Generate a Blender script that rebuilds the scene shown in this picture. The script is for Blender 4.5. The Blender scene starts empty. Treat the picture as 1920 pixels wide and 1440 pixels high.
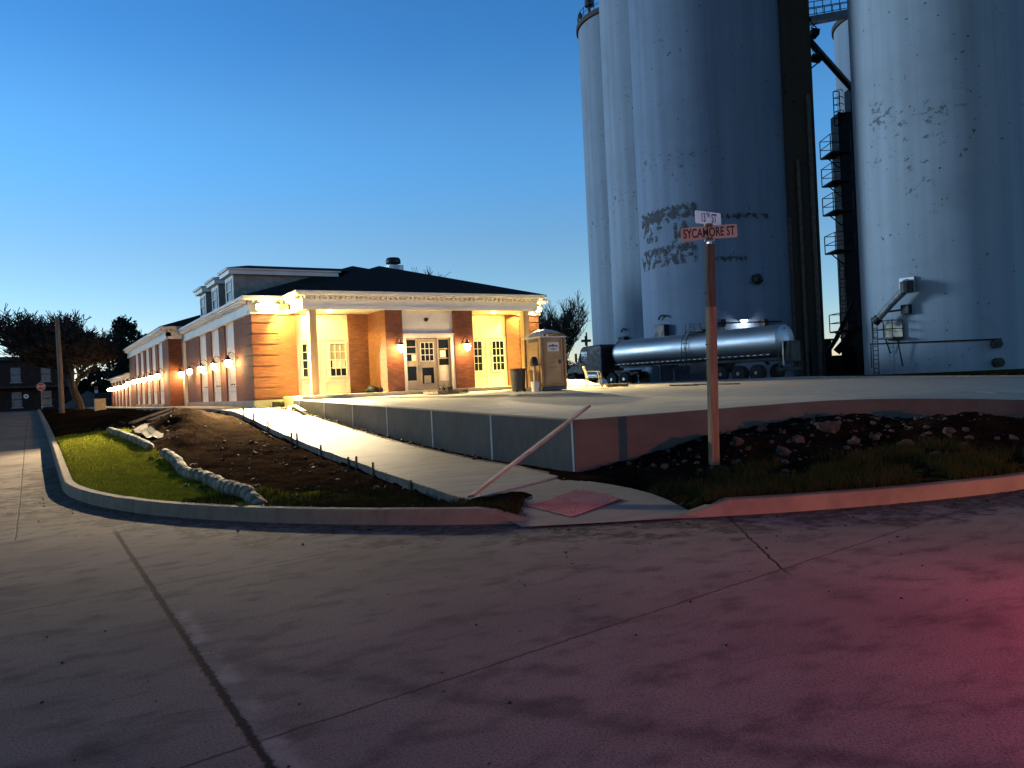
import bpy, math, random
import numpy as np
from mathutils import Vector, Matrix, noise as mnoise

R = random.Random(11)
PI = math.pi
sc = bpy.context.scene
COL = sc.collection
OFF = {}

# ------------------------------------------------------------------ helpers
class MB:
    def __init__(s):
        s.v = []; s.f = []
    def add(s, vs, fs):
        o = len(s.v); s.v += [tuple(p) for p in vs]; s.f += [tuple(i + o for i in f) for f in fs]
        return s
    def box(s, x0, y0, z0, x1, y1, z1):
        x0, x1 = min(x0, x1), max(x0, x1); y0, y1 = min(y0, y1), max(y0, y1); z0, z1 = min(z0, z1), max(z0, z1)
        return s.add([(x0,y0,z0),(x1,y0,z0),(x1,y1,z0),(x0,y1,z0),(x0,y0,z1),(x1,y0,z1),(x1,y1,z1),(x0,y1,z1)],
              [(0,3,2,1),(4,5,6,7),(0,1,5,4),(1,2,6,5),(2,3,7,6),(3,0,4,7)])
    def obox(s, c, sx, sy, sz, rot=None):
        m = rot if rot is not None else Matrix.Identity(3)
        vs = []
        for k in ((-1,-1,-1),(1,-1,-1),(1,1,-1),(-1,1,-1),(-1,-1,1),(1,-1,1),(1,1,1),(-1,1,1)):
            vs.append(Vector(c) + m @ Vector((k[0]*sx/2, k[1]*sy/2, k[2]*sz/2)))
        return s.add(vs, [(0,3,2,1),(4,5,6,7),(0,1,5,4),(1,2,6,5),(2,3,7,6),(3,0,4,7)])
    def beam(s, a, b, w, h, up=(0,0,1)):
        a = Vector(a); b = Vector(b); d = (b - a); L = d.length; d.normalize()
        u = Vector(up); r = d.cross(u)
        if r.length < 1e-4: r = d.cross(Vector((1,0,0)))
        r.normalize(); u = r.cross(d)
        return s.obox((a + b) / 2, L, w, h, Matrix((d, r, u)).transposed())
    def tube(s, pts, rad, n=8, caps=True):
        pts = [Vector(p) for p in pts]
        if not hasattr(rad, '__len__'): rad = [rad] * len(pts)
        o = len(s.v); prev = None
        for i, p in enumerate(pts):
            d = (pts[min(i+1, len(pts)-1)] - pts[max(i-1, 0)]).normalized()
            if prev is None:
                a = Vector((0,0,1)) if abs(d.z) < .9 else Vector((1,0,0))
                u = d.cross(a).normalized()
            else:
                u = (prev - d * prev.dot(d)).normalized()
            prev = u; w = d.cross(u)
            for k in range(n):
                t = 2 * PI * k / n
                s.v.append(tuple(p + (u * math.cos(t) + w * math.sin(t)) * rad[i]))
        for i in range(len(pts) - 1):
            for k in range(n):
                a = o + i*n + k; b = o + i*n + (k+1) % n
                s.f.append((a, b, b + n, a + n))
        if caps:
            s.f.append(tuple(o + k for k in range(n))[::-1])
            s.f.append(tuple(o + (len(pts)-1)*n + k for k in range(n)))
        return s
    def lathe(s, prof, c=(0,0,0), n=24, caps=True, axis='z', sq=1.0):
        o = len(s.v); c = Vector(c)
        for r, z in prof:
            for k in range(n):
                t = 2 * PI * k / n
                if axis == 'z': p = Vector((r*math.cos(t), r*math.sin(t), z))
                elif axis == 'x': p = Vector((z, r*math.cos(t), r*math.sin(t)*sq))
                else: p = Vector((r*math.sin(t), z, r*math.cos(t)))
                s.v.append(tuple(c + p))
        for i in range(len(prof) - 1):
            for k in range(n):
                a = o + i*n + k; b = o + i*n + (k+1) % n
                s.f.append((a, b, b + n, a + n))
        if caps:
            s.f.append(tuple(o + k for k in range(n))[::-1])
            s.f.append(tuple(o + (len(prof)-1)*n + k for k in range(n)))
        return s
    def prism(s, poly, off):
        o = len(s.v); n = len(poly); off = Vector(off)
        s.v += [tuple(Vector(p)) for p in poly] + [tuple(Vector(p) + off) for p in poly]
        s.f.append(tuple(o + k for k in range(n))[::-1]); s.f.append(tuple(o + n + k for k in range(n)))
        for k in range(n):
            b = (k + 1) % n
            s.f.append((o + k, o + b, o + n + b, o + n + k))
        return s
    def rock(s, c, r, sq=.7, seed=0):
        rr = random.Random(seed); o = len(s.v)
        t = (1 + 5 ** .5) / 2
        vs = [(-1,t,0),(1,t,0),(-1,-t,0),(1,-t,0),(0,-1,t),(0,1,t),(0,-1,-t),(0,1,-t),(t,0,-1),(t,0,1),(-t,0,-1),(-t,0,1)]
        fs = [(0,11,5),(0,5,1),(0,1,7),(0,7,10),(0,10,11),(1,5,9),(5,11,4),(11,10,2),(10,7,6),(7,1,8),(3,9,4),(3,4,2),(3,2,6),(3,6,8),(3,8,9),(4,9,5),(2,4,11),(6,2,10),(8,6,7),(9,8,1)]
        a = rr.random() * 6.28; ca, sa = math.cos(a), math.sin(a); ex = rr.uniform(.7, 1.4)
        for v in vs:
            k = r / 1.9 * rr.uniform(.7, 1.25)
            x, y, z = v[0]*k*ex, v[1]*k, v[2]*k*sq
            s.v.append((c[0] + x*ca - y*sa, c[1] + x*sa + y*ca, c[2] + z))
        s.f += [tuple(i + o for i in f) for f in fs]
        return s
    def build(s, name, mat, parent=None, smooth=False, bevel=0, loc=None):
        off = OFF.get(parent.name, Vector()) if parent else Vector(loc or (0,0,0))
        me = bpy.data.meshes.new(name)
        vs = s.v
        if off.length: vs = [(p[0]-off.x, p[1]-off.y, p[2]-off.z) for p in vs]
        me.from_pydata(vs, [], s.f); me.update()
        if mat: me.materials.append(mat)
        if smooth:
            me.polygons.foreach_set('use_smooth', [True] * len(me.polygons))
        o = bpy.data.objects.new(name, me); COL.objects.link(o)
        if smooth == 'auto':
            try:
                me.set_sharp_from_angle(angle=math.radians(35))
            except Exception: pass
        if parent: o.parent = parent
        else: o.location = off
        OFF[o.name] = off.copy()
        if bevel:
            m = o.modifiers.new('bevel', 'BEVEL'); m.width = bevel; m.segments = 2; m.limit_method = 'ANGLE'
        return o

def thing(name, label, cat, loc=(0,0,0), group=None):
    o = bpy.data.objects.new(name, None); COL.objects.link(o)
    o.location = loc; o.empty_display_size = .2
    OFF[o.name] = Vector(loc)
    o['label'] = label; o['category'] = cat
    if group: o['group'] = group
    return o
def tag(o, label, cat, group=None, kind=None):
    o['label'] = label; o['category'] = cat
    if group: o['group'] = group
    if kind: o['kind'] = kind
    return o
def struct(o, label=None):
    o['kind'] = 'structure'
    if label: o['label'] = label
    return o
def dup(root, loc, rz=None, label=None):
    r = root.copy(); COL.objects.link(r); r.location = loc
    if rz is not None: r.rotation_euler = (0, 0, rz)
    if label: r['label'] = label
    for ch in list(root.children):
        c = ch.copy(); COL.objects.link(c); c.parent = r
        for g in list(ch.children):
            d = g.copy(); COL.objects.link(d); d.parent = c
    return r
ORD = ['first','second','third','fourth','fifth','sixth','seventh','eighth','ninth','tenth','eleventh','twelfth','thirteenth','fourteenth','fifteenth']

# ------------------------------------------------------------------ camera (world x along the building front, y along its side)
H = 1.7; FPX = 1500.0
YAW = math.radians(31); ROLL = math.atan(.047)
cF = Vector((math.sin(YAW), math.cos(YAW), 0)); cR = Vector((math.cos(YAW), -math.sin(YAW), 0)); cU = Vector((0,0,1))
camd = bpy.data.cameras.new('camera'); cam = bpy.data.objects.new('camera', camd); COL.objects.link(cam)
camd.sensor_width = 36; camd.lens = FPX / 1920 * 36; camd.clip_end = 6000; camd.clip_start = .05
kr = cR * math.cos(ROLL) - cU * math.sin(ROLL); ku = cU * math.cos(ROLL) + cR * math.sin(ROLL)
m = Matrix((kr, ku, -cF)).transposed().to_4x4(); m.translation = (0, 0, H)
cam.matrix_world = m; sc.camera = cam

def C2W(X, Y, z=0):
    v = cR * X + cF * Y
    return Vector((v.x, v.y, z))
def raydir(px, py):
    dx = px - 960; dy = 720 - py
    h = dx*math.cos(ROLL) + dy*math.sin(ROLL); v = dy*math.cos(ROLL) - dx*math.sin(ROLL)
    return cR * (h/FPX) + cF + cU * (v/FPX)
def at(px, py, depth):
    return Vector((0,0,H)) + raydir(px, py) * depth
def hit(px, py, zf, d0=4, d1=90):
    r = raydir(px, py); t = d0; p = Vector((0,0,H)) + r*t
    while t < d1:
        p = Vector((0,0,H)) + r*t
        if p.z <= zf(p.x, p.y): break
        t += .05
    return p

# ------------------------------------------------------------------ materials
class NT:
    def __init__(s, name):
        s.m = bpy.data.materials.new(name); s.m.use_nodes = True
        s.t = s.m.node_tree; s.b = s.t.nodes['Principled BSDF']
        s.g = s.t.nodes.new('ShaderNodeNewGeometry')
    def node(s, ty, **kw):
        n = s.t.nodes.new(ty)
        for k, v in kw.items(): setattr(n, k, v)
        return n
    def L(s, a, b): s.t.links.new(a, b)
    def set(s, sock, v):
        if isinstance(v, (int, float)): sock.default_value = v
        elif isinstance(v, (tuple, list, Vector)):
            v = tuple(v)
            if len(v) == 3 and sock.type == 'RGBA': v = v + (1,)
            sock.default_value = v
        else: s.L(v, sock)
    def pos(s): return s.g.outputs['Position']
    def obj(s): return s.node('ShaderNodeTexCoord').outputs['Object']
    def sep(s, v):
        n = s.node('ShaderNodeSeparateXYZ'); s.L(v, n.inputs[0]); return n.outputs
    def comb(s, x, y, z):
        n = s.node('ShaderNodeCombineXYZ')
        for i, q in enumerate((x, y, z)): s.set(n.inputs[i], q)
        return n.outputs[0]
    def vmul(s, v, k):
        n = s.node('ShaderNodeVectorMath', operation='MULTIPLY'); s.L(v, n.inputs[0]); n.inputs[1].default_value = k; return n.outputs[0]
    def ma(s, op, a, b=0, c=0, clamp=False):
        n = s.node('ShaderNodeMath', operation=op); n.use_clamp = clamp
        s.set(n.inputs[0], a); s.set(n.inputs[1], b); s.set(n.inputs[2], c); return n.outputs[0]
    def noise(s, v, scale, det=4, rough=.55, dist=0):
        n = s.node('ShaderNodeTexNoise'); s.L(v, n.inputs['Vector'])
        n.inputs['Scale'].default_value = scale; n.inputs['Detail'].default_value = det
        n.inputs['Roughness'].default_value = rough; n.inputs['Distortion'].default_value = dist
        return n.outputs['Fac']
    def step(s, x, a, b, lo=0., hi=1.):
        n = s.node('ShaderNodeMapRange'); n.interpolation_type = 'SMOOTHSTEP'
        s.set(n.inputs[0], x); n.inputs[1].default_value = a; n.inputs[2].default_value = b
        n.inputs[3].default_value = lo; n.inputs[4].default_value = hi
        return n.outputs[0]
    def mix(s, f, a, b, blend='MIX'):
        n = s.node('ShaderNodeMix', data_type='RGBA', blend_type=blend)
        s.set(n.inputs[0], f); s.set(n.inputs[6], a); s.set(n.inputs[7], b); return n.outputs[2]
    def bump(s, h, strength=.3, dist=.02):
        n = s.node('ShaderNodeBump'); n.inputs['Strength'].default_value = strength; n.inputs['Distance'].default_value = dist
        s.L(h, n.inputs['Height']); s.L(n.outputs[0], s.b.inputs['Normal'])
    def out(s, col=None, rough=None, metal=None, spec=None):
        if col is not None: s.set(s.b.inputs['Base Color'], col)
        if rough is not None: s.set(s.b.inputs['Roughness'], rough)
        if metal is not None: s.set(s.b.inputs['Metallic'], metal)
        if spec is not None: s.b.inputs['Specular IOR Level'].default_value = spec
        return s.m

def M(name, col, col2=None, rough=.6, metal=0, scale=3, bump=0, bscale=40, stretch=(1,1,1), spec=.5, lo=.35, hi=.65, obj=False):
    n = NT(name)
    c2 = col2 or tuple(c * .72 for c in col)
    v = n.vmul(n.obj() if obj else n.pos(), stretch)
    f = n.step(n.noise(v, scale, 6), lo, hi)
    c = n.mix(f, col, c2)
    fine = n.noise(v, scale * 12, 3)
    c = n.mix(n.step(fine, .3, .75, 0, .25), c, tuple(x * .6 for x in col))
    if bump: n.bump(n.noise(v, bscale, 4), bump, .02)
    return n.out(c, n.ma('MULTIPLY_ADD', f, .12, rough - .06), metal, spec)

def emis(name, col, strength):
    n = NT(name); n.b.inputs['Emission Color'].default_value = col + (1,); n.b.inputs['Emission Strength'].default_value = strength
    return n.out((.8,.8,.8), .3)

def brick_mat():
    n = NT('brick')
    p = n.sep(n.pos()); nr = n.sep(n.g.outputs['Normal'])
    f = n.ma('GREATER_THAN', n.ma('ABSOLUTE', nr[0]), .5)
    u = n.ma('ADD', n.ma('MULTIPLY', p[0], n.ma('SUBTRACT', 1, f)), n.ma('MULTIPLY', p[1], f))
    b = n.node('ShaderNodeTexBrick'); b.offset = .5
    n.L(n.comb(u, p[2], 0), b.inputs['Vector'])
    b.inputs['Scale'].default_value = 1; b.inputs['Brick Width'].default_value = .23; b.inputs['Row Height'].default_value = .082
    b.inputs['Mortar Size'].default_value = .009; b.inputs['Mortar Smooth'].default_value = .3; b.inputs['Bias'].default_value = 0
    b.inputs['Color1'].default_value = (.225, .068, .030, 1); b.inputs['Color2'].default_value = (.145, .040, .020, 1)
    b.inputs['Mortar'].default_value = (.085, .05, .034, 1)
    c = n.mix(n.step(n.noise(n.pos(), 2.2, 5), .35, .7, 0, .45), b.outputs['Color'], (.11,.038,.022))
    n.bump(n.ma('SUBTRACT', 1, b.outputs['Fac']), .5, .012)
    return n.out(c, .85)

def street_mat():
    n = NT('street_concrete')
    P = n.pos(); p = n.sep(P)
    w = n.noise(P, 6, 3); wv = n.ma('MULTIPLY', n.ma('SUBTRACT', w, .5), .05)
    x, y = p[0], p[1]
    big = n.noise(P, .45, 5); mid = n.noise(n.vmul(P, (1,1.6,1)), 2.2, 6); fine = n.noise(P, 62, 3, .7); grit = n.noise(P, 120, 2, .6)
    c = n.mix(n.step(big, .3, .7), (.262,.221,.180), (.182,.154,.130))
    c = n.mix(n.step(mid, .47, .72, 0, .75), c, (.085,.071,.062))
    c = n.mix(n.step(n.noise(n.vmul(P, (1,2.5,1)), 1.1, 8, .65), .58, .72, 0, .45), c, (.27,.237,.20))
    c = n.mix(n.step(fine, .47, .62, 0, .6), c, (.085,.073,.064))
    c = n.mix(n.step(grit, .58, .70, 0, .75), c, (.36,.32,.28))
    def line(dist, w0, w1):
        return n.step(n.ma('ABSOLUTE', dist), w0, w1, 1., 0.)
    rag = n.ma('MULTIPLY', n.ma('SUBTRACT', n.noise(P, 14, 6, .75), .5), .085)
    l1 = line(n.ma('ADD', n.ma('SUBTRACT', x, .87), rag), .012, .034)
    l1 = n.ma('MULTIPLY', l1, n.step(y, 11.3, 12.3, 1., 0.))
    s2 = n.ma('SUBTRACT', n.ma('SUBTRACT', y, n.ma('MULTIPLY', x, .15)), 3.92)
    s2 = n.ma('ADD', s2, wv)
    pp = n.ma('PINGPONG', n.ma('ADD', s2, 40), 2.0)
    l2 = n.ma('MULTIPLY', n.step(pp, .006, .016, 1., 0.), .7)
    l3 = line(n.ma('ADD', n.ma('SUBTRACT', n.ma('SUBTRACT', n.ma('MULTIPLY', x, .807), n.ma('MULTIPLY', y, .594)), 1.597), wv), .008, .018)
    l3 = n.ma('MULTIPLY', l3, n.step(x, 5.3, 5.5))
    l4 = n.ma('MULTIPLY', line(n.ma('ADD', n.ma('ADD', x, .25), wv), .006, .014), n.ma('MULTIPLY', n.step(y, 12, 12.2), .8))
    ln = n.ma('MAXIMUM', n.ma('MAXIMUM', l1, l2), n.ma('MAXIMUM', l3, l4))
    sk = n.ma('SUBTRACT', n.ma('ADD', n.ma('MULTIPLY', x, .853), n.ma('MULTIPLY', y, .521)), 3.72)
    sk = n.step(n.ma('ABSOLUTE', n.ma('ADD', sk, n.ma('MULTIPLY', n.ma('SUBTRACT', n.noise(P, 2.5, 5), .5), .32))), .02, .17, .6, 0.)
    sk = n.ma('MULTIPLY', sk, n.step(n.noise(P, 3.5, 6, .7), .36, .58, .35, 1))
    sk = n.ma('MULTIPLY', sk, n.step(y, 5.1, 6.2, 1., 0.))
    c = n.mix(sk, c, (.06,.052,.05))
    # pale scraped edge beside the wide joint
    ed = n.step(n.ma('ABSOLUTE', n.ma('ADD', n.ma('SUBTRACT', x, .95), n.ma('MULTIPLY', rag, 2.4))), .01, .11, .4, 0.)
    ed = n.ma('MULTIPLY', ed, n.ma('MULTIPLY', n.step(y, 6.6, 7.6, 1., 0.), n.step(n.noise(P, 2.2, 4), .42, .6)))
    c = n.mix(ed, c, (.50,.45,.38))
    # dirt washed along the gutter
    dx = n.ma('SUBTRACT', x, 13); dy = n.ma('SUBTRACT', y, 18)
    rr = n.ma('SQRT', n.ma('ADD', n.ma('MULTIPLY', dx, dx), n.ma('MULTIPLY', dy, dy)))
    gd = n.ma('SUBTRACT', rr, 12.55)
    gm = n.ma('MULTIPLY', n.step(n.ma('ADD', n.ma('MULTIPLY', gd, .75), n.ma('MULTIPLY', n.ma('SUBTRACT', n.noise(P, 1.6, 8, .72), .5), 5.0)), .45, .85, 1., 0.), n.step(gd, -.6, -.2))
    gm = n.ma('MULTIPLY', n.ma('MULTIPLY', gm, n.step(gd, 1.3, 1.8, 1., 0.)), n.step(n.noise(P, 7, 5, .7), .36, .6, .3, .95))
    c = n.mix(gm, c, (.062,.05,.042))
    c = n.mix(ln, c, (.028,.025,.024))
    sp = n.step(n.noise(P, 16, 2, .4), .76, .78)
    c = n.mix(n.ma('MULTIPLY', sp, .8), c, (.03,.026,.022))
    wp = n.noise(n.vmul(P, (.9,1.7,1)), 1.05, 8, .68, .6)
    c = n.mix(n.step(wp, .54, .70, 0, .55), c, (.06,.052,.047))
    hgt = n.ma('SUBTRACT', n.ma('ADD', n.ma('MULTIPLY', fine, .55), n.ma('MULTIPLY', mid, .6)), n.ma('MULTIPLY', ln, .8))
    n.bump(hgt, .7, .016)
    return n.out(c, .9, 0, .08)

def walk_mat(name, c0, c1, c2, bs=.3):
    n = NT(name); P = n.pos()
    c = n.mix(n.step(n.noise(n.vmul(P, (.4,2.2,1)), 2.4, 7, .65), .35, .7), c0, c1)
    c = n.mix(n.step(n.noise(P, .8, 5), .45, .75, 0, .6), c, c2)
    c = n.mix(n.step(n.noise(P, 120, 3, .7), .5, .8, 0, .5), c, tuple(k*.5 for k in c0))
    n.bump(n.ma('ADD', n.noise(P, 60, 4), n.noise(P, 6, 4)), bs, .015)
    return n.out(c, .85, 0, .3)

def ground_mat():
    n = NT('soil_and_turf'); P = n.pos()
    a = n.node('ShaderNodeAttribute'); a.attribute_name = 'turf'
    g = n.ma('ADD', a.outputs['Fac'], n.ma('MULTIPLY', n.ma('SUBTRACT', n.noise(P, 3, 6, .65), .5), .9))
    g = n.step(g, .4, .6)
    d = n.mix(n.step(n.noise(P, 1.6, 8, .7), .35, .65), (.026,.017,.011), (.011,.0075,.006))
    d = n.mix(n.step(n.noise(P, 9, 6, .7), .58, .72, 0, .7), d, (.075,.052,.034))
    d = n.mix(n.step(n.noise(P, 40, 3), .68, .74, 0, .8), d, (.20,.17,.14))
    t = n.mix(n.step(n.noise(P, 5, 6), .35, .65), (.135,.138,.014), (.085,.085,.012))
    c = n.mix(g, d, t)
    n.bump(n.ma('ADD', n.ma('MULTIPLY', n.noise(P, 7, 8, .7), 1.5), n.noise(P, 45, 4)), 1.0, .07)
    return n.out(c, 1.0, 0, 0.0)

def silo_mat(name, col, dark, chip=.0):
    n = NT(name); O = n.obj(); o = n.sep(O)
    st = n.noise(n.vmul(O, (1.3,1.3,.035)), 1.2, 6)
    cl = n.noise(O, .16, 6, .6)
    c = n.mix(n.step(st, .3, .72, 0, .45), col, dark)
    c = n.mix(n.step(cl, .45, .75, 0, .55), c, tuple(k*.62 for k in col))
    lift = n.noise(n.comb(0, 0, o[2]), 1.1, 3)
    c = n.mix(n.step(lift, .5, .75, 0, .14), c, dark)
    fl = n.ma('ADD', n.ma('MULTIPLY', n.noise(n.vmul(O, (1,1,1.6)), 1.6, 9, .75), .6), n.ma('MULTIPLY', n.noise(O, .12, 3), .5))
    c = n.mix(n.step(fl, .655 - chip, .69 - chip, 0, .8), c, tuple(k*.22 for k in col))
    pin = n.noise(O, 3.2, 2, .3)
    c = n.mix(n.step(pin, .742, .765, 0, .85), c, tuple(k*.18 for k in col))
    n.bump(n.ma('ADD', n.ma('MULTIPLY', lift, .6), n.noise(O, 5, 6)), .25, .05)
    return n.out(c, .8, 0, .25)

m_brick = brick_mat(); m_street = street_mat(); m_ground = ground_mat()
m_walk = walk_mat('walk_concrete', (.30,.272,.235), (.205,.185,.16), (.36,.325,.285))
m_slab = walk_mat('slab_concrete', (.40,.36,.30), (.31,.28,.24), (.44,.40,.34), .2)
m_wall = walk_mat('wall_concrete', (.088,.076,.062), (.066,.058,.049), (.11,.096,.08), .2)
m_joint = M('joint_strip', (.45,.42,.38), rough=.8)
m_curb = walk_mat('curb_concrete', (.205,.165,.115), (.145,.115,.083), (.25,.205,.145), .35)
m_tact = M('tactile_red', (.30,.055,.04), (.20,.04,.03), rough=.75, scale=4)
m_white = M('white_trim', (.74,.71,.65), (.68,.64,.58), rough=.5, scale=1.5)
m_cream = M('white_panel', (.70,.66,.58), (.64,.60,.52), rough=.55, scale=1.2)
m_timber = M('raw_timber', (.50,.34,.17), (.36,.23,.11), rough=.7, scale=2, stretch=(6,6,.5))
m_board = M('grey_board', (.20,.155,.115), (.12,.092,.07), rough=.8, scale=2, stretch=(3,3,3), bump=.4, bscale=14)
m_stake = M('stake_wood', (.16,.115,.075), (.09,.06,.04), rough=.8)
m_roof = M('roof_shingle', (.020,.018,.017), (.012,.011,.011), rough=.9, scale=6, bump=.5, bscale=14, spec=.15)
m_siding = M('dormer_siding', (.30,.275,.245), (.22,.2,.18), rough=.85, scale=5, bump=.4, bscale=10)
m_glass = M('dark_glass', (.010,.011,.013), rough=.12, scale=.7, spec=.22)
m_blind = M('window_blind', (.62,.58,.50), rough=.6, scale=2, stretch=(1,1,12))
m_curtain = M('curtain_cloth', (.36,.33,.24), (.26,.24,.17), rough=.8, scale=5, stretch=(5,5,.6))
m_door = M('door_paint', (.36,.31,.23), (.32,.27,.20), rough=.45)
m_paper = M('paper_notice', (.72,.68,.58), (.66,.62,.52), rough=.7)
m_black = M('black_metal', (.018,.018,.02), rough=.45, metal=.3)
m_dmetal = M('dark_steel', (.026,.026,.029), (.015,.015,.016), rough=.55, metal=.5)
m_galv = M('galvanised', (.38,.39,.40), (.26,.27,.28), rough=.4, metal=.8)
m_silo = silo_mat('silo_paint', (.185,.235,.295), (.105,.135,.172), 0)
m_silo3 = silo_mat('silo_paint_dark', (.135,.18,.25), (.075,.10,.145), 0)  # darker, bluer base than the other silo paint
m_silo2 = silo_mat('silo_paint_worn', (.25,.30,.35), (.155,.19,.22), .014)
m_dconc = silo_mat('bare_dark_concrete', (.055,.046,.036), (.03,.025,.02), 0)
m_tank = M('polished_tank', (.50,.52,.54), (.40,.42,.44), rough=.46, metal=1, scale=.8, stretch=(.3,.3,1))
m_truck = M('dark_truck_paint', (.018,.019,.022), rough=.5, spec=.2)
m_tyre = M('tyre_rubber', (.018,.017,.017), rough=.85)
m_rim = M('wheel_rim', (.45,.46,.48), rough=.35, metal=.9)
m_tape = M('reflective_tape', (.75,.76,.78), rough=.35)
m_potty = M('tan_plastic', (.40,.22,.085), (.33,.175,.065), rough=.5, scale=2)
m_pottyd = M('tan_plastic_door', (.44,.27,.11), (.36,.21,.08), rough=.5, scale=2)
m_proof = M('pale_plastic_roof', (.62,.60,.57), rough=.45)
m_bin = M('grey_bin_plastic', (.05,.052,.058), rough=.5)
m_chair = M('white_chair_plastic', (.76,.74,.68), rough=.4)
m_straw = None
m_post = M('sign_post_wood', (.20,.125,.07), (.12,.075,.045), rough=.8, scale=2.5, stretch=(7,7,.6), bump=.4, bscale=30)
m_sgw = M('white_sign_face', (.72,.76,.80), (.66,.70,.74), rough=.4)
m_sgo = M('red_lit_sign_face', (.60,.30,.21), (.54,.26,.18), rough=.4)  # red light on the sign put into an orange base colour
m_ink = M('sign_black', (.012,.010,.010), rough=.6)
m_bark = M('bark', (.050,.038,.029), (.028,.021,.016), rough=.95, scale=4, bump=.5, bscale=20)
m_twig = M('twig_bark', (.030,.025,.021), rough=.95)
m_ever = M('evergreen_needles', (.016,.020,.010), (.010,.013,.007), rough=.9, scale=2)
m_hbrick = M('old_dark_brick', (.050,.026,.02), (.03,.017,.014), rough=.9, scale=3)
m_hwin = M('pale_window_tone', (.26,.25,.25), (.12,.12,.13), rough=.3)  # pale glass reflection of the house windows put into the colour
m_pole = M('pole_wood', (.20,.15,.11), (.13,.095,.07), rough=.85, scale=2, stretch=(8,8,.5))
m_stop = M('stop_red', (.62,.075,.035), rough=.4)
m_rubble = M('broken_rubble', (.055,.045,.037), (.022,.018,.015), rough=.95, scale=7, bump=.5, bscale=30)
m_clod = M('soil_clods', (.035,.024,.016), (.018,.012,.009), rough=.95, scale=7)
m_util = M('utility_box_tan', (.46,.36,.22), rough=.6)
m_tarp = M('folded_tarp', (.66,.60,.46), (.52,.47,.36), rough=.6, scale=4, bump=.5, bscale=8)
m_gravel = M('grey_gravel', (.12,.115,.11), (.08,.075,.07), rough=.95, scale=8, bump=.6, bscale=20)
m_lamp = emis('lantern_glass', (1.0, .62, .24), 135.0)
m_flood = emis('floodlight_lens', (1.0, .80, .45), 90.0)
m_down = emis('downlight_lens', (1.0, .75, .34), 14.0)
m_cold = emis('cold_wall_lamp', (.92, .96, 1.0), 14.0)

# straw wattle: net of grey-green windings
n = NT('straw_wattle'); P = n.pos()
wv = n.ma('SINE', n.ma('MULTIPLY', n.ma('ADD', n.sep(P)[1], n.ma('MULTIPLY', n.noise(P, 3, 3), .5)), 22))
c = n.mix(n.step(wv, -.2, .7), (.05,.055,.035), (.18,.19,.145))
c = n.mix(n.step(n.noise(P, 30, 4), .45, .7, 0, .7), c, (.12,.11,.07))
n.bump(n.ma('ADD', wv, n.noise(P, 40, 4)), .7, .03); m_straw = n.out(c, .9)
# grass blades
n = NT('grass_blade'); P = n.pos()
c = n.mix(n.step(n.noise(P, 2.2, 5), .35, .65), (.29,.295,.022), (.19,.20,.018))
c = n.mix(n.step(n.noise(P, 60, 2), .55, .75, 0, .5), c, (.30,.25,.07))
m_blade = n.out(c, .9, 0, .03)
n = NT('dull_grass_blade'); P = n.pos()
c = n.mix(n.step(n.noise(P, 2.2, 5), .35, .65), (.020,.029,.008), (.034,.034,.012))
m_blade2 = n.out(c, .9, 0, .03)

# ------------------------------------------------------------------ terrain functions
def tab(t, v):
    if v <= t[0][0]: return t[0][1]
    for (a, za), (b, zb) in zip(t, t[1:]):
        if v <= b: return za + (zb - za) * (v - a) / (b - a)
    return t[-1][1]
ZS = [(13,0),(18,.05),(22,.17),(28,.40),(40,.66),(80,1.2),(200,1.3)]
def zs(y): return tab(ZS, y)
CX, CY, CRAD = 13.0, 18.0, 12.55
def dcurb(x, y):
    if x < CX and y < CY: return CRAD - math.hypot(x - CX, y - CY)
    if y >= CY: return x - .45
    return y - 5.45
def ang(x, y): return math.degrees(math.atan2(y - CY, x - CX)) % 360
def ramp(x, y):
    if x >= CX or y >= CY: return 0
    a = ang(x, y)
    return max(0, min(1, (a - 229.3) / 2.2)) * max(0, min(1, (241.2 - a) / 2.2))
XL = [(10.0,5.2),(15.5,5.75),(21.3,5.88),(29,6.1),(33,5.6),(46,4.7),(95,4.6)]
XR = [(11.2,7.55),(13,7.76),(27.5,7.78),(31,6.95),(45.5,6.95),(46.5,6.2),(95,6.2)]
SW = [(9,.10),(10.5,.11),(14.4,.17),(17.25,.30),(19.9,.47),(22.65,.68),(25.45,.92),(29,1.2),(32,1.3),(36,1.35),(95,1.38)]
def xl(y): return tab(XL, y)
def xr(y): return tab(XR, y)
def sw(y): return tab(SW, y)
YW = [(8.11,11.46),(14,11.46),(16,11.2),(18,10.6),(20,9.6),(22,8.0),(23.4,5.6)]
def yw(x): return tab(YW, x) if x < 23.4 else -99
WB = [(8.1,.10),(9.5,.26),(11,.48),(14,.70),(16,.62),(19,.40),(23,.12)]
def Pz(x, y):
    z = 1.0 + .028 * (min(max(y, 11.46), 29) - 11.46) - .012 * max(0, x - 20)
    if y < 11.46: z -= (11.46 - y) * .15
    return z
def onslab(x, y): return x > 8.11 and x < 36 and y > yw(x) and y < 52
def fr(x, y, s=1.0, o=4):
    return mnoise.fractal(Vector((x*s, y*s, 3.1)), 1.0, 2.0, o)
MOUNDS = [(4.1,27.2,.62,.8,1.7),(4.6,30.0,.40,.7,1.2),(3.5,23.2,.22,.7,1.0),(4.6,20.5,.10,.5,1.5),(3.0,33.5,.25,1.0,1.6),(3.4,38,.3,1.2,2.5),
          (10.6,10.2,.20,.9,.5),(12.7,9.8,.22,.9,.7),(15.4,8.7,.30,1.4,.9),(17.5,7.6,.25,1.4,.8),(14.2,10.3,.16,.8,.6)]
def mound(x, y):
    z = 0
    for mx, my, a, sx, sy in MOUNDS:
        e = ((x-mx)/sx)**2 + ((y-my)/sy)**2
        if e < 9: z += a * math.exp(-e)
    return z
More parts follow.
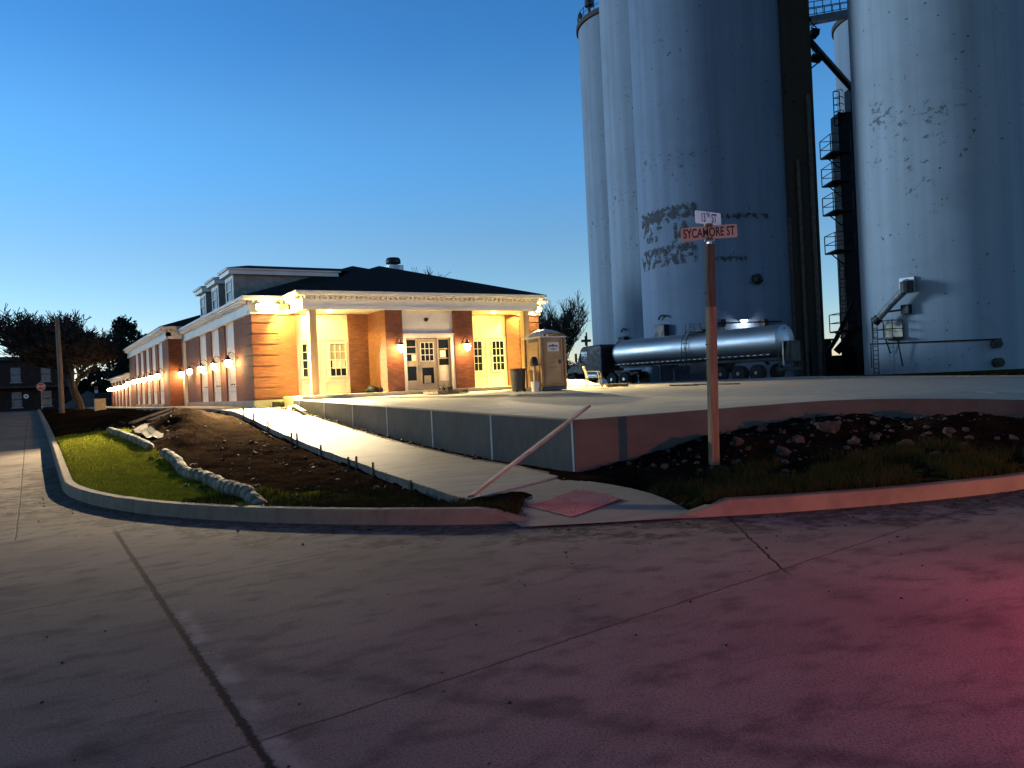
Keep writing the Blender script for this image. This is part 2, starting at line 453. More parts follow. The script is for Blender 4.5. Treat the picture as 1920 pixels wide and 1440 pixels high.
def turf(x, y):
    d = dcurb(x, y)
    if x > 5.2 and y > 10.5 and x < 9: return 0
    if x < 8.0 and y > 8:
        if y > 40: return .3
        t = 1 - max(0, min(1, (d - 1.9) / .6))
        if y < 11.5: t = .45 - .2*(x - 2.5)/3
        if y > 30: t *= .35
        return max(t, .0)
    if x < 36 and y < 12:
        return max(0, min(1, (2.2 - d) / 1.2)) * .42
    return .45
def G(x, y):
    d = dcurb(x, y)
    if d < .09 or (y < 5.0):
        if x < -9: return zs(y) + .06 if y > 9 else -.1
        return zs(y) - .10
    if y > 92: return 1.25
    if x > 36 or (x > 20.3 and y > 44): return 1.16 if x > 36 else 1.25
    if onslab(x, y):
        if x < 8.6: return min(sw(y) - .03, Pz(x, y) - .4)
        if x < 23.4 and y < yw(x) + .5: return min(tab(WB, x) - .12, Pz(x, y) - .4)
        return Pz(x, y) - .32
    zc = zs(y) + .185
    r = ramp(x, y)
    if x < 8.2:
        l = xl(y)
        if x > l + .06 and y > 9.95 + (x - 5.2) * .5:
            if x > xr(y) - .03 and x < 8.2 and y < 31.5: return sw(y) - .02 + .03 * fr(x, y, 4)
            return sw(y) - .14
        if y > 31 and x > 7.2: return 1.2
        ds = max(0, l - x) if y > 10.0 else 1.5
        t = d / (d + ds + .01)
        z = zc + (sw(y) - (.14 if x < l else .03) - zc) * t
        if r > 0 and d < 3.2: z -= r * (.19 + max(0, 1 - d/2.4) * .13)
        k = max(0, min(1, (d - .5) / 2)) if y > 9 else .3
        z += mound(x, y) + k * (.065 * fr(x, y, 1.6) + .045 * fr(x+9, y, 5, 3)) * min(1, ds * 2 + .1)
        return z
    dw = max(0, yw(x) - y)
    t = d / (d + dw + .01)
    z = zc + (tab(WB, x) - zc) * t ** 1.2
    z += mound(x, y) * min(1, d) + min(1, d / 1.5) * (.06 * fr(x, y, 1.8) + .03 * fr(x+9, y, 7, 3))
    if r > 0 and d < 2.4: z -= r * (.17 + .10 * max(0, 1 - d / 2.2))
    return z

# ------------------------------------------------------------------ ground sheet
xs = [-3000,-900,-250,-90,-45,-22,-12,-9.3,-9,-6,-3,-1,0,.25,.4] + [.5 + .12*i for i in range(140)] + [17.3 + .5*i for i in range(40)] + [38,42,50,65,85,120,300,900,3000]
ys = [-3000,-900,-250,-60,-30,-10,0,3,4.6,5.1] + [5.3 + .12*i for i in range(235)] + [33.5 + .8*i for i in range(75)] + [94,100,115,140,190,300,900,3000]
nx, ny = len(xs), len(ys)
vs = []; tf = []
for y in ys:
    for x in xs:
        vs.append((x, y, G(x, y))); tf.append(turf(x, y))
fs = [(j*nx+i, j*nx+i+1, (j+1)*nx+i+1, (j+1)*nx+i) for j in range(ny-1) for i in range(nx-1)]
mb = MB(); mb.v = vs; mb.f = fs
ground = struct(mb.build('ground', m_ground, smooth=True))
at_ = ground.data.attributes.new('turf', 'FLOAT', 'POINT'); at_.data.foreach_set('value', tf)

# street sheet (both streets of the corner)
sx = [-9] + [-8.5 + .5*i for i in range(70)] + [30,40,60,90]
sx = sorted(set(sx + [-90,-60,-40,-25,-15]))
sy = [-60,-30,-15,-8] + [-6 + .5*i for i in range(80)] + [36,40,46,52,60,70,80,88,92]
mb = MB(); nsx = len(sx)
for y in sy:
    for x in sx: mb.v.append((x, y, zs(y)))
for j in range(len(sy)-1):
    for i in range(nsx-1):
        mx, my = (sx[i]+sx[i+1])/2, (sy[j]+sy[j+1])/2
        if dcurb(mx, my) > .42: continue
        if mx < -9 and my > 9: continue
        mb.f.append((j*nsx+i, j*nsx+i+1, (j+1)*nsx+i+1, (j+1)*nsx+i))
struct(mb.build('street', m_street))
# far cross street at the end
mb = MB(); mb.box(-120, 92.5, 1.0, 60, 101, 1.265)
struct(mb.build('cross_street', m_street))

# ------------------------------------------------------------------ kerb
path = [(.45, y, 0) for y in (92,80,65,52,44,38,33,29,26,23.5,21.5,19.8)] 
for i in range(0, 91):
    a = math.radians(180 + i)
    path.append((CX + CRAD*math.cos(a), CY + CRAD*math.sin(a), 180 + i))
path += [(x, 5.45, 0) for x in (13.8,15,17,19,21,23)]
mb = MB(); prof = []
for i, (x, y, a) in enumerate(path):
    x0, y0, _ = path[max(0, i-1)]; x1, y1, _ = path[min(len(path)-1, i+1)]
    t = Vector((x1-x0, y1-y0, 0)).normalized(); nrm = Vector((-t.y, t.x, 0))
    k = 1 - .9 * (max(0, min(1, (a - 228.6)/2.6)) * max(0, min(1, (241.9 - a)/2.6)) if a else 0)
    z = zs(y); h = .19 * k
    h += .004 * fr(x, y, 3)
    base = Vector((x, y, z))
    for off, hh in ((-.012, -.15), (-.006, .0), (.012, h*.8), (.022, h*.95), (.04, h), (.165, h + .004), (.175, h - .01), (.18, -.2)):
        mb.v.append(tuple(base + nrm * off + Vector((0, 0, hh))))
q = 8
for i in range(len(path)-1):
    for k in range(q-1):
        a = i*q + k
        mb.f.append((a, a+1, a+q+1, a+q))
struct(mb.build('kerb', m_curb, smooth=False))

# ------------------------------------------------------------------ sidewalk slab and kerb ramp
rows = []
yy = 10.0
while yy < 92:
    sk = max(0, 1.2 * (1 - (yy - 10.0) / 5))
    rows.append(((xl(yy), yy, sw(yy)), (xr(yy + sk), yy + sk, sw(yy + sk*.6)))); yy += .5 if yy < 34 else 2
mb = MB(); NC = 8
for l, r in rows:
    for k in range(NC+1):
        t = k / NC
        mb.v.append((l[0]+(r[0]-l[0])*t, l[1]+(r[1]-l[1])*t, l[2]+(r[2]-l[2])*t))
w = NC + 1
for i in range(len(rows)-1):
    for k in range(NC): mb.f.append((i*w+k, i*w+k+1, (i+1)*w+k+1, (i+1)*w+k))
top_n = len(mb.v)
def skirt(idx):
    o = len(mb.v)
    for i in idx: p = mb.v[i]; mb.v.append((p[0], p[1], p[2]-.16))
    for k in range(len(idx)-1): mb.f.append((idx[k], idx[k+1], o+k+1, o+k))
skirt([i*w for i in range(len(rows))][::-1]); skirt([i*w+NC for i in range(len(rows))]); skirt(list(range(w)))
struct(mb.build('sidewalk', m_walk))
# ramp pad between sidewalk and gutter
rp = []
for (x, y) in [(4.86,8.02),(5.35,7.75),(5.9,7.45),(6.75,7.08)]: rp.append((x, y))
topr = [(5.2,9.93),(6.0,10.34),(6.8,10.76),(7.56,11.12)]
mb = MB(); NR = 7
for j in range(NR+1):
    t = j / NR
    for i in range(4):
        x = rp[i][0] + (topr[i][0]-rp[i][0])*t; y = rp[i][1] + (topr[i][1]-rp[i][1])*t
        if i == 3: x += .42 * math.sin(PI*t)
        z = .022 + .068 * t
        mb.v.append((x, y, z))
for j in range(NR):
    for i in range(3): mb.f.append((j*4+i, j*4+i+1, (j+1)*4+i+1, (j+1)*4+i))
struct(mb.build('kerb_ramp', walk_mat('ramp_concrete', (.26,.215,.18), (.2,.165,.14), (.30,.255,.215))))
# tactile warning panel with domes
A, B, C_, D = Vector((5.60,9.10,0)), Vector((6.92,9.72,0)), Vector((6.86,8.62,0)), Vector((5.60,8.06,0))
def rz_(x, y):
    # height of the ramp pad above: fraction of the way from gutter to walk
    t = max(0, min(1, (dcurb(x, y) - .02) / 2.4)); return .022 + .068 * t
def tpt(u, v, dz=0):
    p = D.lerp(C_, u).lerp(A.lerp(B, u), v); return (p.x, p.y, rz_(p.x, p.y) + .012 + dz)
mb = MB(); N = 10
for j in range(N+1):
    for i in range(N+1): mb.v.append(tpt(i/N, j/N))
for j in range(N):
    for i in range(N): mb.f.append((j*(N+1)+i, j*(N+1)+i+1, (j+1)*(N+1)+i+1, (j+1)*(N+1)+i))
tp = thing('tactile_panel', 'dark red tactile warning panel with raised domes set in the kerb ramp', 'tactile paving', tuple(tpt(.5,.5)))
mb.build('panel', m_tact, tp)
mb = MB()
for j in range(17):
    for i in range(22):
        c = tpt((i+.5)/22, (j+.5)/17)
        mb.lathe([(.021,0),(.019,.006),(.012,.010)], c, 6)
mb.build('dome_field', M('dome_red', (.55,.24,.20), (.46,.19,.16), rough=.7, scale=4), tp)

# ------------------------------------------------------------------ parking slab and retaining wall
mb = MB()
px_ = [8.2 + .6*i for i in range(47)] + [36.0]
rowsY = [0,.05,.1,.18,.28,.4,.55,.7,.85,1]
for j, t in enumerate(rowsY):
    for x in px_:
        y0 = (yw(x) if x < 23.4 else 5.55) + (.08 if x < 23.4 else 0)
        y1 = 52
        if x < 20.6: y1 = 28.38
        y = y0 + (y1 - y0) * t
        mb.v.append((x, y, Pz(x, y)))
n_ = len(px_)
for j in range(len(rowsY)-1):
    for i in range(n_-1): mb.f.append((j*n_+i, j*n_+i+1, (j+1)*n_+i+1, (j+1)*n_+i))
o = len(mb.v)
edge = [j*n_ + n_-1 for j in range(len(rowsY))]
for i in edge: p = mb.v[i]; mb.v.append((p[0], p[1], p[2]-.4))
for k in range(len(edge)-1): mb.f.append((edge[k], edge[k+1], o+k+1, o+k))
struct(mb.build('parking_slab', m_slab))
mb = MB()
ky = [16.5 + 1.5*i for i in range(21)]
for a, b in zip(ky, ky[1:]):
    za, zb = Pz(36, a), Pz(36, b)
    mb.add([(36.0,a,za-.3),(36.18,a,za-.3),(36.18,a,za+.07),(36.0,a,za+.07),(36.0,b,zb-.3),(36.18,b,zb-.3),(36.18,b,zb+.07),(36.0,b,zb+.07)],
           [(0,1,2,3),(7,6,5,4),(0,3,7,4),(1,5,6,2),(3,2,6,7)])
struct(mb.build('slab_edge_kerb', m_walk))

rw = thing('retaining_wall', 'low grey concrete retaining wall holding up the parking slab, bending at the corner', 'retaining wall', (8.11, 11.46, .1))
mb = MB()
def wallseg(pts, th=.2):
    """pts along the outer face; top follows the slab"""
    o = len(mb.v)
    for i, (x, y, dz) in enumerate(pts):
        x0, y0, _ = pts[max(0,i-1)]; x1, y1, _ = pts[min(len(pts)-1,i+1)]
        t = Vector((x1-x0, y1-y0, 0)).normalized(); nr = Vector((-t.y, t.x, 0))
        zt = Pz(x + nr.x*.1, y + nr.y*.1) + .012 + dz
        zb = min(G(x - nr.x*.15, y - nr.y*.15), zt) - .45
        for q in ((x, y, zb), (x, y, zt - .012), (x + nr.x*.012, y + nr.y*.012, zt), (x + nr.x*th, y + nr.y*th, zt), (x + nr.x*th, y + nr.y*th, zb)): mb.v.append(q)
    for i in range(len(pts)-1):
        for k in range(4):
            a = o + i*5 + k; mb.f.append((a, a+5, a+6, a+1))
    mb.f.append((o,o+1,o+2,o+3,o+4)); e = o + (len(pts)-1)*5; mb.f.append((e+4,e+3,e+2,e+1,e))
side = [(8.11, 28.9 - .725*i, 0) for i in range(25)]
side = [p for p in side if p[1] > 11.5] + [(8.11, 11.46, 0)]
wallseg(side); 
front = [(8.112 + .6*i, 11.462, 0) for i in range(10)] + [(14.0,11.46,0),(15,11.36,0),(16,11.2,0),(17,10.93,0),(18,10.6,0),(19,10.15,0),(20,9.6,0),(21,8.85,0),(22,8.0,0),(22.8,6.7,0),(23.3,5.7,0)]
wallseg(front)
mb.f = [f[::-1] for f in mb.f]
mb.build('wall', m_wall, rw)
for t in (0.06, 2.96, 5.8, 8.6, 11.25, 13.9, 16.7):
    y = 11.46 + t; b = MB()
    b.box(8.103, y-.028, sw(y) - .2, 8.118, y+.028, Pz(8.2, y) - .005)
    b.build('joint_strip', m_joint, rw)
b = MB()
b.beam((8.4, 28.85, Pz(8.4,28.85)), (8.9,28.85,Pz(8.9,28.85)), .1, .05)

# ------------------------------------------------------------------ form boards and stakes along the walk
k = 0
for side_, fx, off in (('street', xl, -.045), ('wall', xr, .03)):
    y0 = 10.15 if side_ == 'street' else 11.6; i = 0
    while y0 < 29.5:
        y1 = min(y0 + 3.7, 30.2); mb = MB(); n_ = 6
        for j in range(n_+1):
            y = y0 + .01 + (y1 - y0 - .02) * j / n_; x = fx(y) + off + .006*math.sin(y*3); z = sw(y) + .012 + .006*math.sin(y*5+i)
            for q in ((x-.019, y, z-.15), (x-.019, y, z), (x+.019, y, z), (x+.019, y, z-.15)): mb.v.append(q)
        for j in range(n_):
            for c4 in range(4): a = j*4 + c4; b2 = j*4 + (c4+1) % 4; mb.f.append((a, b2, b2+4, a+4))
        mb.f += [(3,2,1,0), (n_*4, n_*4+1, n_*4+2, n_*4+3)]
        o = mb.build('form_board', m_board, loc=(fx(y0)+off, y0, sw(y0)))
        tag(o, ('%s pale form board from the street along the lawn side of the sidewalk' if side_ == 'street' else '%s form board from the street along the sidewalk edge by the retaining wall') % ORD[i], 'form board', 'form boards along the new sidewalk')
        y0 = y1; i += 1
for i, (y, hh) in enumerate([(12.3,.05),(14.6,.14),(15.8,.13),(16.3,.07),(18.3,.13),(20.4,.20),(20.9,.16),(23.6,.22),(25.6,.28),(27.2,.3)]):
    x = xl(y) - .09; mb = MB(); z = sw(y)
    lean = R.uniform(-.02,.02)
    mb.beam((x, y, z-.35), (x+lean, y+lean, z+hh), .038, .03)
    tag(mb.build('wooden_stake', m_stake, loc=(x,y,z-.2)), '%s dark stake from the street along the lawn side form board' % ORD[i], 'stake', 'stakes holding the form boards')

# leaning board across the walk
mb = MB(); a = Vector((5.24, 9.98, .15)); b_ = Vector((8.18, 11.52, 1.075)); d_ = (b_ - a).normalized()
mb.beam(a, b_ + d_*.55, .13, .04, up=(-.3,.2,1))
tag(mb.build('leaning_plank', M('weathered_plank', (.30,.225,.20), (.17,.125,.11), rough=.85, scale=3, bump=.5, bscale=25), loc=a), 'long weathered plank leaning across the sidewalk on the retaining wall corner', 'plank')

# ------------------------------------------------------------------ the brick building
FL = 1.62; EZ = 4.8
bld = thing('brick_building', 'long single storey brick building with white cornice, dark hipped roof and dormers', 'building', (7.25, 30.9, 1.3))
def wb(mb, side, pl, a0, a1, z0, z1, d0, d1):
    """box on a wall: side 'y' faces -y with a = x; side 'x' faces -x with a = y; depths measured outward"""
    if side == 'y': mb.box(a0, pl-d1, z0, a1, pl-d0, z1)
    else: mb.box(pl-d1, a0, z0, pl-d0, a1, z1)
    return mb
def window(side, pl, a0, a1, z0, z1, cols, rows_, parent, blind=None, frame=.05, base=0.0, glass=None):
    mb = MB(); f = frame
    for q in ((a0-f, a1+f, z1, z1+f), (a0-f-.03, a1+f+.03, z0-f, z0), (a0-f, a0, z0, z1), (a1, a1+f, z0, z1)):
        wb(mb, side, pl, *q, base, base+.045)
    zm = (z0+z1)/2
    wb(mb, side, pl, a0, a1, zm-.022, zm+.022, base+.004, base+.036)
    for i in range(1, cols):
        a = a0 + (a1-a0)*i/cols; wb(mb, side, pl, a-.011, a+.011, z0, z1, base+.004, base+.026)
    for j in range(1, rows_):
        if abs(j/rows_ - .5) < .01: continue
        z = z0 + (z1-z0)*j/rows_; wb(mb, side, pl, a0, a1, z-.011, z+.011, base+.004, base+.024)
    w_ = mb.build('window', m_white, parent)
    g = MB(); wb(g, side, pl, a0, a1, z0, z1, base-.02, base+.008); g.build('pane', glass or m_glass, w_)
    if blind:
        for (b0, b1, c0, c1, mat) in blind:
            c = MB(); wb(c, side, pl, a0+(a1-a0)*b0, a0+(a1-a0)*b1, z0+(z1-z0)*c0, z0+(z1-z0)*c1, base+.009, base+.012); c.build('curtain', mat, w_)
    return w_

# main wing walls (brick)
def brick_pier(*q):
    mb = MB(); wb(mb, *q); return mb.build('brick_pier', m_brick, bld)
for a0, a1 in ((36.0,37.25),(39.1,40.3),(42.15,46.6)): brick_pier('x', 7.25, a0, a1, 1.0, EZ+.02, -.34, 0)
mb = MB(); EZt = EZ+.02
mb.prism([(7.25,30.9,1.0),(8.91,30.9,1.0),(8.91,31.2,1.0),(7.59,31.2,1.0),(7.59,34.15,1.0),(7.25,34.15,1.0)], (0,0,EZt-1.0)); mb.build('brick_pier', m_brick, bld)
mb = MB(); mb.prism([(18.4,30.9,1.0),(20.1,30.9,1.0),(20.1,46.6,1.0),(19.8,46.6,1.0),(19.8,31.2,1.0),(18.4,31.2,1.0)], (0,0,EZt-1.0)); mb.build('wall', m_brick, bld)
# centre bay piers with the brick returns beside them
for q in ([(11.02,30.94),(11.85,30.94),(11.85,29.05),(12.57,29.05),(12.57,31.3),(11.02,31.3)], [(16.4,30.94),(16.4,31.3),(14.84,31.3),(14.84,29.05),(15.69,29.05),(15.69,30.94)]):
    mb = MB(); mb.prism([(x, y, 1.0) for x, y in q], (0,0,EZt-1.0)); mb.build('brick_pier', m_brick, bld)
# quoin blocks standing proud at the front corners
for x0, x1 in ((7.215, 8.18), (19.1, 20.135)):
    zq = 1.62
    while zq < 4.7:
        mb = MB(); mb.box(x0, 30.865, zq, x1, 31.9, min(zq+.355, 4.79)); zq += .41
        mb.build('quoin', m_brick, bld)
# concrete foundation strip
mb = MB(); mb.prism([(7.19,30.85,1.0),(8.9,30.85,1.0),(8.9,31.1,1.0),(7.35,31.1,1.0),(7.35,46.55,1.0),(7.19,46.55,1.0)], (0,0,.53))
mb.build('foundation', m_slab, bld)
# bays of the side wall
BAYS = [(34.15,36.0),(37.25,39.1),(40.3,42.15)]
def bay(pl, y0, y1, zt, zb=1.5):
    mb = MB()
    wb(mb, 'x', pl, y0, y1, zb, zt, -.2, -.10)
    for q in ((y0, y0+.13, zb, zt), (y1-.13, y1, zb, zt), (y0+.13, y1-.13, 3.70, 3.84), (y0+.13, y1-.13, 1.98, 2.09), (y0+.13, y1-.13, zb, zb+.12)):
        wb(mb, 'x', pl, *q, -.10, -.065)
    o = mb.build('bay_panel', m_white, bld)
    window('x', pl, y0+.36, y1-.36, 2.2, 3.6, 2, 2, o, blind=[(0,1,.04,1,m_blind)], base=-.10)
    s = MB(); wb(s, 'x', pl, y0-.02, y1+.02, 1.36, zb, -.1, .07); s.build('sill', m_slab, o)
for y0, y1 in BAYS: bay(7.25, y0, y1, EZ)
mb = MB(); mb.box(7.1, 46.0, 1.35, 7.248, 46.45, EZ); mb.build('downspout', m_white, bld)

# alcoves: white panelled walls with windows
for x0, x1 in ((8.91,11.02),(16.4,18.4)):
    mb = MB(); wb(mb, 'y', 31.0, x0, x1, 1.4, EZ, -.2, 0)
    wb(mb, 'y', 31.0, x0, x1, 3.78, 3.88, 0, .03); wb(mb, 'y', 31.0, x0, x1, 1.5, 1.72, 0, .035)
    for x in (x0, (x0+x1)/2-.05, x1-.1): wb(mb, 'y', 31.0, x, x+.1, 1.72, 3.78, 0, .024)
    wb(mb, 'y', 31.0, x0+.1, (x0+x1)/2-.05, 2.16, 2.24, 0, .02); wb(mb, 'y', 31.0, (x0+x1)/2+.05, x1-.1, 2.16, 2.24, 0, .02)
    mb.build('panelled_wall', m_cream, bld)
cur = [(.0,1,.55,1,m_curtain),(.35,1,.3,.5,m_curtain)]
window('y', 31.0, 9.14, 9.72, 2.36, 3.64, 3, 4, bld, blind=[(.5,1,.55,1,m_curtain)])
window('y', 31.0, 10.24, 10.88, 2.36, 3.64, 3, 4, bld, blind=[(.0,1,.52,1,m_curtain),(.12,.95,.22,.48,m_paper)])
window('y', 31.0, 16.55, 17.13, 2.36, 3.64, 3, 4, bld)
window('y', 31.0, 17.68, 18.26, 2.36, 3.64, 3, 4, bld)

# entrance
mb = MB()
mb.box(12.57, 29.2, 3.80, 14.84, 29.5, EZ)                     # white panel over the doors
wb(mb, 'y', 29.2, 12.57, 12.72, 1.5, 3.80, 0, .09); wb(mb, 'y', 29.2, 14.69, 14.84, 1.5, 3.80, 0, .09)
wb(mb, 'y', 29.2, 12.72, 14.69, 3.70, 3.80, 0, .09); wb(mb, 'y', 29.2, 12.57, 14.84, 3.80, 3.88, 0, .12)
mb.build('entrance_surround', m_cream, bld)
cm_ = MB(); cm_.lathe([(.0,-.12),(.07,-.1),(.085,0)], (13.66, 29.2, 4.44), 16, axis='y'); cm_.build('security_camera', m_black, bld, smooth=True)
def sidelight(x0, x1, zcuts, papers):
    mb = MB(); wb(mb, 'y', 29.3, x0, x1, 1.5, 3.70, 0, .02)
    for q in ((x0, x0+.06, 1.5, 3.70), (x1-.06, x1, 1.5, 3.70)): wb(mb, 'y', 29.3, *q, .02, .07)
    zz = [1.5] + [v for pr in zcuts for v in pr] + [3.70]
    for i in range(0, len(zz), 2): wb(mb, 'y', 29.3, x0+.06, x1-.06, zz[i], zz[i+1], .02, .06)
    o = mb.build('sidelight', m_door, bld)
    for z0, z1 in zcuts:
        g = MB(); wb(g, 'y', 29.3, x0+.06, x1-.06, z0, z1, .02, .03); g.build('pane', m_glass, o)
    for (a0, a1, z0, z1, mt) in papers:
        g = MB(); wb(g, 'y', 29.3, a0, a1, z0, z1, .031, .034); g.build('paper_notice', mt, o)
sidelight(12.72, 13.24, [(2.02,2.58),(2.80,3.06),(3.10,3.34),(3.38,3.64)], [(13.0,13.2,2.79,3.05,m_paper)])
sidelight(14.12, 14.69, [(1.95,2.86),(2.9,3.24),(3.28,3.64)], [(14.2,14.62,1.96,2.6,m_paper),(14.24,14.5,2.92,3.2,m_paper)])
mb = MB(); wb(mb, 'y', 29.3, 13.24, 14.12, 1.58, 3.68, 0, .035)
dr = mb.build('door', m_door, bld)
g = MB(); wb(g, 'y', 29.3, 13.40, 13.96, 2.78, 3.52, .03, .04); wb(g, 'y', 29.3, 13.42, 13.94, 1.88, 2.52, .03, .04); g.build('pane', m_glass, dr)
g = MB()
for i in range(4): wb(g, 'y', 29.3, 13.385+.187*i, 13.41+.187*i, 2.77, 3.53, .036, .055)
for i in range(4): wb(g, 'y', 29.3, 13.41, 13.95, 2.77+.247*i, 2.795+.247*i, .036, .053)
g.build('muntins', m_white, dr); g = MB(); wb(g, 'y', 29.3, 13.38, 13.98, 2.52, 2.56, .036, .055); wb(g, 'y', 29.3, 13.38, 13.98, 1.84, 1.88, .036, .055); wb(g, 'y', 29.3, 13.38, 13.42, 1.88, 2.52, .036, .052); wb(g, 'y', 29.3, 13.94, 13.98, 1.88, 2.52, .036, .052); g.build('glazing_bead', m_door, dr)
g = MB(); g.tube([(13.30,29.24,2.55),(13.30,29.19,2.55),(13.30,29.19,2.8),(13.30,29.24,2.8)], .014, 6); g.box(13.26,29.22,2.45,13.36,29.262,2.6); g.build('handle', m_galv, dr)
mb = MB(); wb(mb, 'y', 29.3, 13.5, 13.8, 1.9, 2.2, .041, .044); mb.build('paper_notice', m_curtain, dr)
mb = MB(); mb.box(12.57, 29.32, 1.4, 14.84, 29.6, 3.8); mb.build('entrance_backing', m_black, bld)

# frieze, cornice with dentils, soffits
def frieze(mb, x0, y0, x1, y1, nx_, ny_, th=.24):
    pass
fz = MB(); cz = MB(); dz_ = MB()
def run(side, pl, a0, a1, z=EZ, ex0=0, ex1=0):
    wb(fz, side, pl, a0, a1, z, z+.14, -.24, .03); wb(fz, side, pl, a0, a1, z+.14, z+.36, -.24, 0.0)
    wb(fz, side, pl, a0, a1, z+.36, z+.40, -.24, .05)
    wb(cz, side, pl, a0-ex0*.22, a1+ex1*.22, z+.50, z+.555, -.24, .22); wb(cz, side, pl, a0-ex0*.30, a1+ex1*.30, z+.555, z+.665, -.24, .30); wb(cz, side, pl, a0-ex0*.02, a1+ex1*.02, z+.40, z+.50, -.24, .005)
    n_ = int((a1-a0)/.2); pp = [(a0, -.03)]; st = (a1-a0)/max(1, n_)
    for i in range(n_):
        a = a0 + (i+.5)*st; pp += [(a-.045, .008), (a-.045, .185), (a+.045, .185), (a+.045, .008)]
    pp.append((a1, -.03))
    b = MB(); b.prism([(q, pl-d, z+.405) if side == 'y' else (pl-d, q, z+.405) for q, d in pp], (0,0,.09)); b.build('dentil_course', m_white, bld)
run('y', 29.0, 8.63, 18.9, ex0=1, ex1=1)
run('x', 8.63, 29.24, 30.55)
run('y', 30.8, 7.15, 8.628, ex0=1); run('y', 30.8, 18.905, 20.2, ex1=1)
run('x', 7.15, 31.04, 46.6)
wb(fz, 'x', 18.66, 29.24, 30.8, EZ, EZ+.5, -.24, 0)
cz.box(18.9, 29.24, EZ+.555, 19.2, 30.5, EZ+.665); cz.box(18.9, 29.24, EZ+.50, 19.12, 30.5, EZ+.555)
cz.box(20.2, 31.04, EZ+.5, 20.5, 46.6, EZ+.665)
fz.box(20.0, 31.04, EZ, 20.2, 46.6, EZ+.5)
fz.build('frieze', m_white, bld, bevel=.006); cz.build('cornice', m_white, bld, bevel=.01)
mb = MB(); mb.box(8.87, 29.24, EZ+.03, 18.66, 31.2, EZ+.06); mb.build('soffit', m_cream, bld)
mb = MB()
for x in (9.0, 18.3):
    mb.box(x-.1, 29.03, FL, x+.1, 29.23, EZ)
    if x < 10: mb.box(x+.1, 29.05, FL, x+.14, 29.21, EZ)
pp_ = None
for x in (9.0, 18.3):
    b = MB(); b.box(x-.14, 29.02, FL, x+.14, 29.30, EZ+.0)
    b.build('porch_post', m_timber, bld, bevel=.006)
mb = MB(); mb.box(8.3, 28.4, 1.2, 19.2, 31.0, FL)
mb.build('porch_slab', m_slab, bld, bevel=.01)

# roofs
SL = .345; Z0 = EZ + .667
def hip(mb, x0, y0, x1, y1, z0, sl, th=.06):
    hw = (x1-x0)/2; xr_ = (x0+x1)/2; zr = z0 + sl*hw
    v = [(x0,y0,z0),(x1,y0,z0),(x1,y1,z0),(x0,y1,z0),(xr_,y0+hw,zr),(xr_,y1-hw,zr)]
    mb.add(v, [(0,1,4),(1,2,5,4),(2,3,5),(3,0,4,5),(3,2,1,0)])
mb = MB(); hip(mb, 6.85, 30.5, 20.5, 54.0, Z0, SL); hip(mb, 8.33, 28.7, 19.2, 50, Z0+.002, SL)
mb.build('roof', m_roof, bld)
# dormers
for i, yc in enumerate((35.25, 38.3, 41.35)):
    y0, y1 = yc-.75, yc+.75
    mb = MB(); mb.box(7.42, y0, 5.5, 11.4, y1, 6.82)
    do = mb.build('dormer', m_siding, bld)
    b = MB(); b.box(7.2, y0-.2, 6.82, 11.9, y1+.2, 7.0); b.box(7.12, y0-.28, 7.0, 12.0, y1+.28, 7.06)
    b.box(7.385, y0-.01, 5.62, 7.42, y0+.16, 6.82); b.box(7.385, y1-.16, 5.62, 7.42, y1+.01, 6.82); b.box(7.385, y0+.16, 6.68, 7.42, y1-.16, 6.82)
    b.build('trim', m_white, do)
    b = MB(); zt = 7.062; xc0, xc1 = 7.1, 12.4
    b.add([(xc0,y0-.3,zt),(xc1,y0-.3,zt),(xc1,y1+.3,zt),(xc0,y1+.3,zt),(xc0+1.1,yc,zt+.27),(xc1,yc,zt+.27)], [(0,1,5,4),(1,2,5),(2,3,4,5),(3,0,4),(3,2,1,0)])
    b.build('roof', m_roof, do)
    window('x', 7.40, y0+.28, y1-.28, 5.78, 6.6, 1, 2, do, blind=[(0,1,.5,1,m_hwin)], base=.0)
# roof vent
mb = MB(); vx, vy = 15.0, 35.4; vz = Z0 + SL*(vy-28.7) - .1
mb.box(vx-.36, vy-.36, 6.9, vx+.36, vy+.36, 7.58); mb.build('vent_curb', m_galv, bld)
mb = MB(); mb.lathe([(.2,7.58),(.2,7.68),(.34,7.68),(.36,7.72),(.34,7.88),(.28,7.95),(.0,7.96)], (vx,vy,0), 20, caps=False); mb.build('vent_cap', m_dmetal, bld, smooth='auto')

# second wing
W2 = 6.44
ys2 = [46.6,48.95,50.85,51.95,53.85,54.95,56.85,57.95,59.85,60.95,62.85,66.7]
for i in range(2, len(ys2), 2): brick_pier('x', W2, ys2[i], ys2[i+1], 1.0, 5.05, -.35, 0)
mb = MB(); mb.prism([(W2,46.6,1.0),(9.5,46.6,1.0),(9.5,46.95,1.0),(W2+.35,46.95,1.0),(W2+.35,48.95,1.0),(W2,48.95,1.0)], (0,0,4.05)); mb.build('wall', m_brick, bld)
for i in range(1, len(ys2)-1, 2): bay(W2, ys2[i], ys2[i+1], 5.0)
fz = MB(); cz = MB(); dz_ = MB()
run('x', W2-.08, 46.5, 66.9, 5.0); run('y', 46.5, W2-.08, 9.0, 5.0, ex0=1)
fz.build('frieze', m_white, bld); cz.build('cornice', m_white, bld)
mb = MB(); hip(mb, W2-.42, 46.15, 20.5, 67.2, 5.667, SL); mb.build('roof', m_roof, bld)
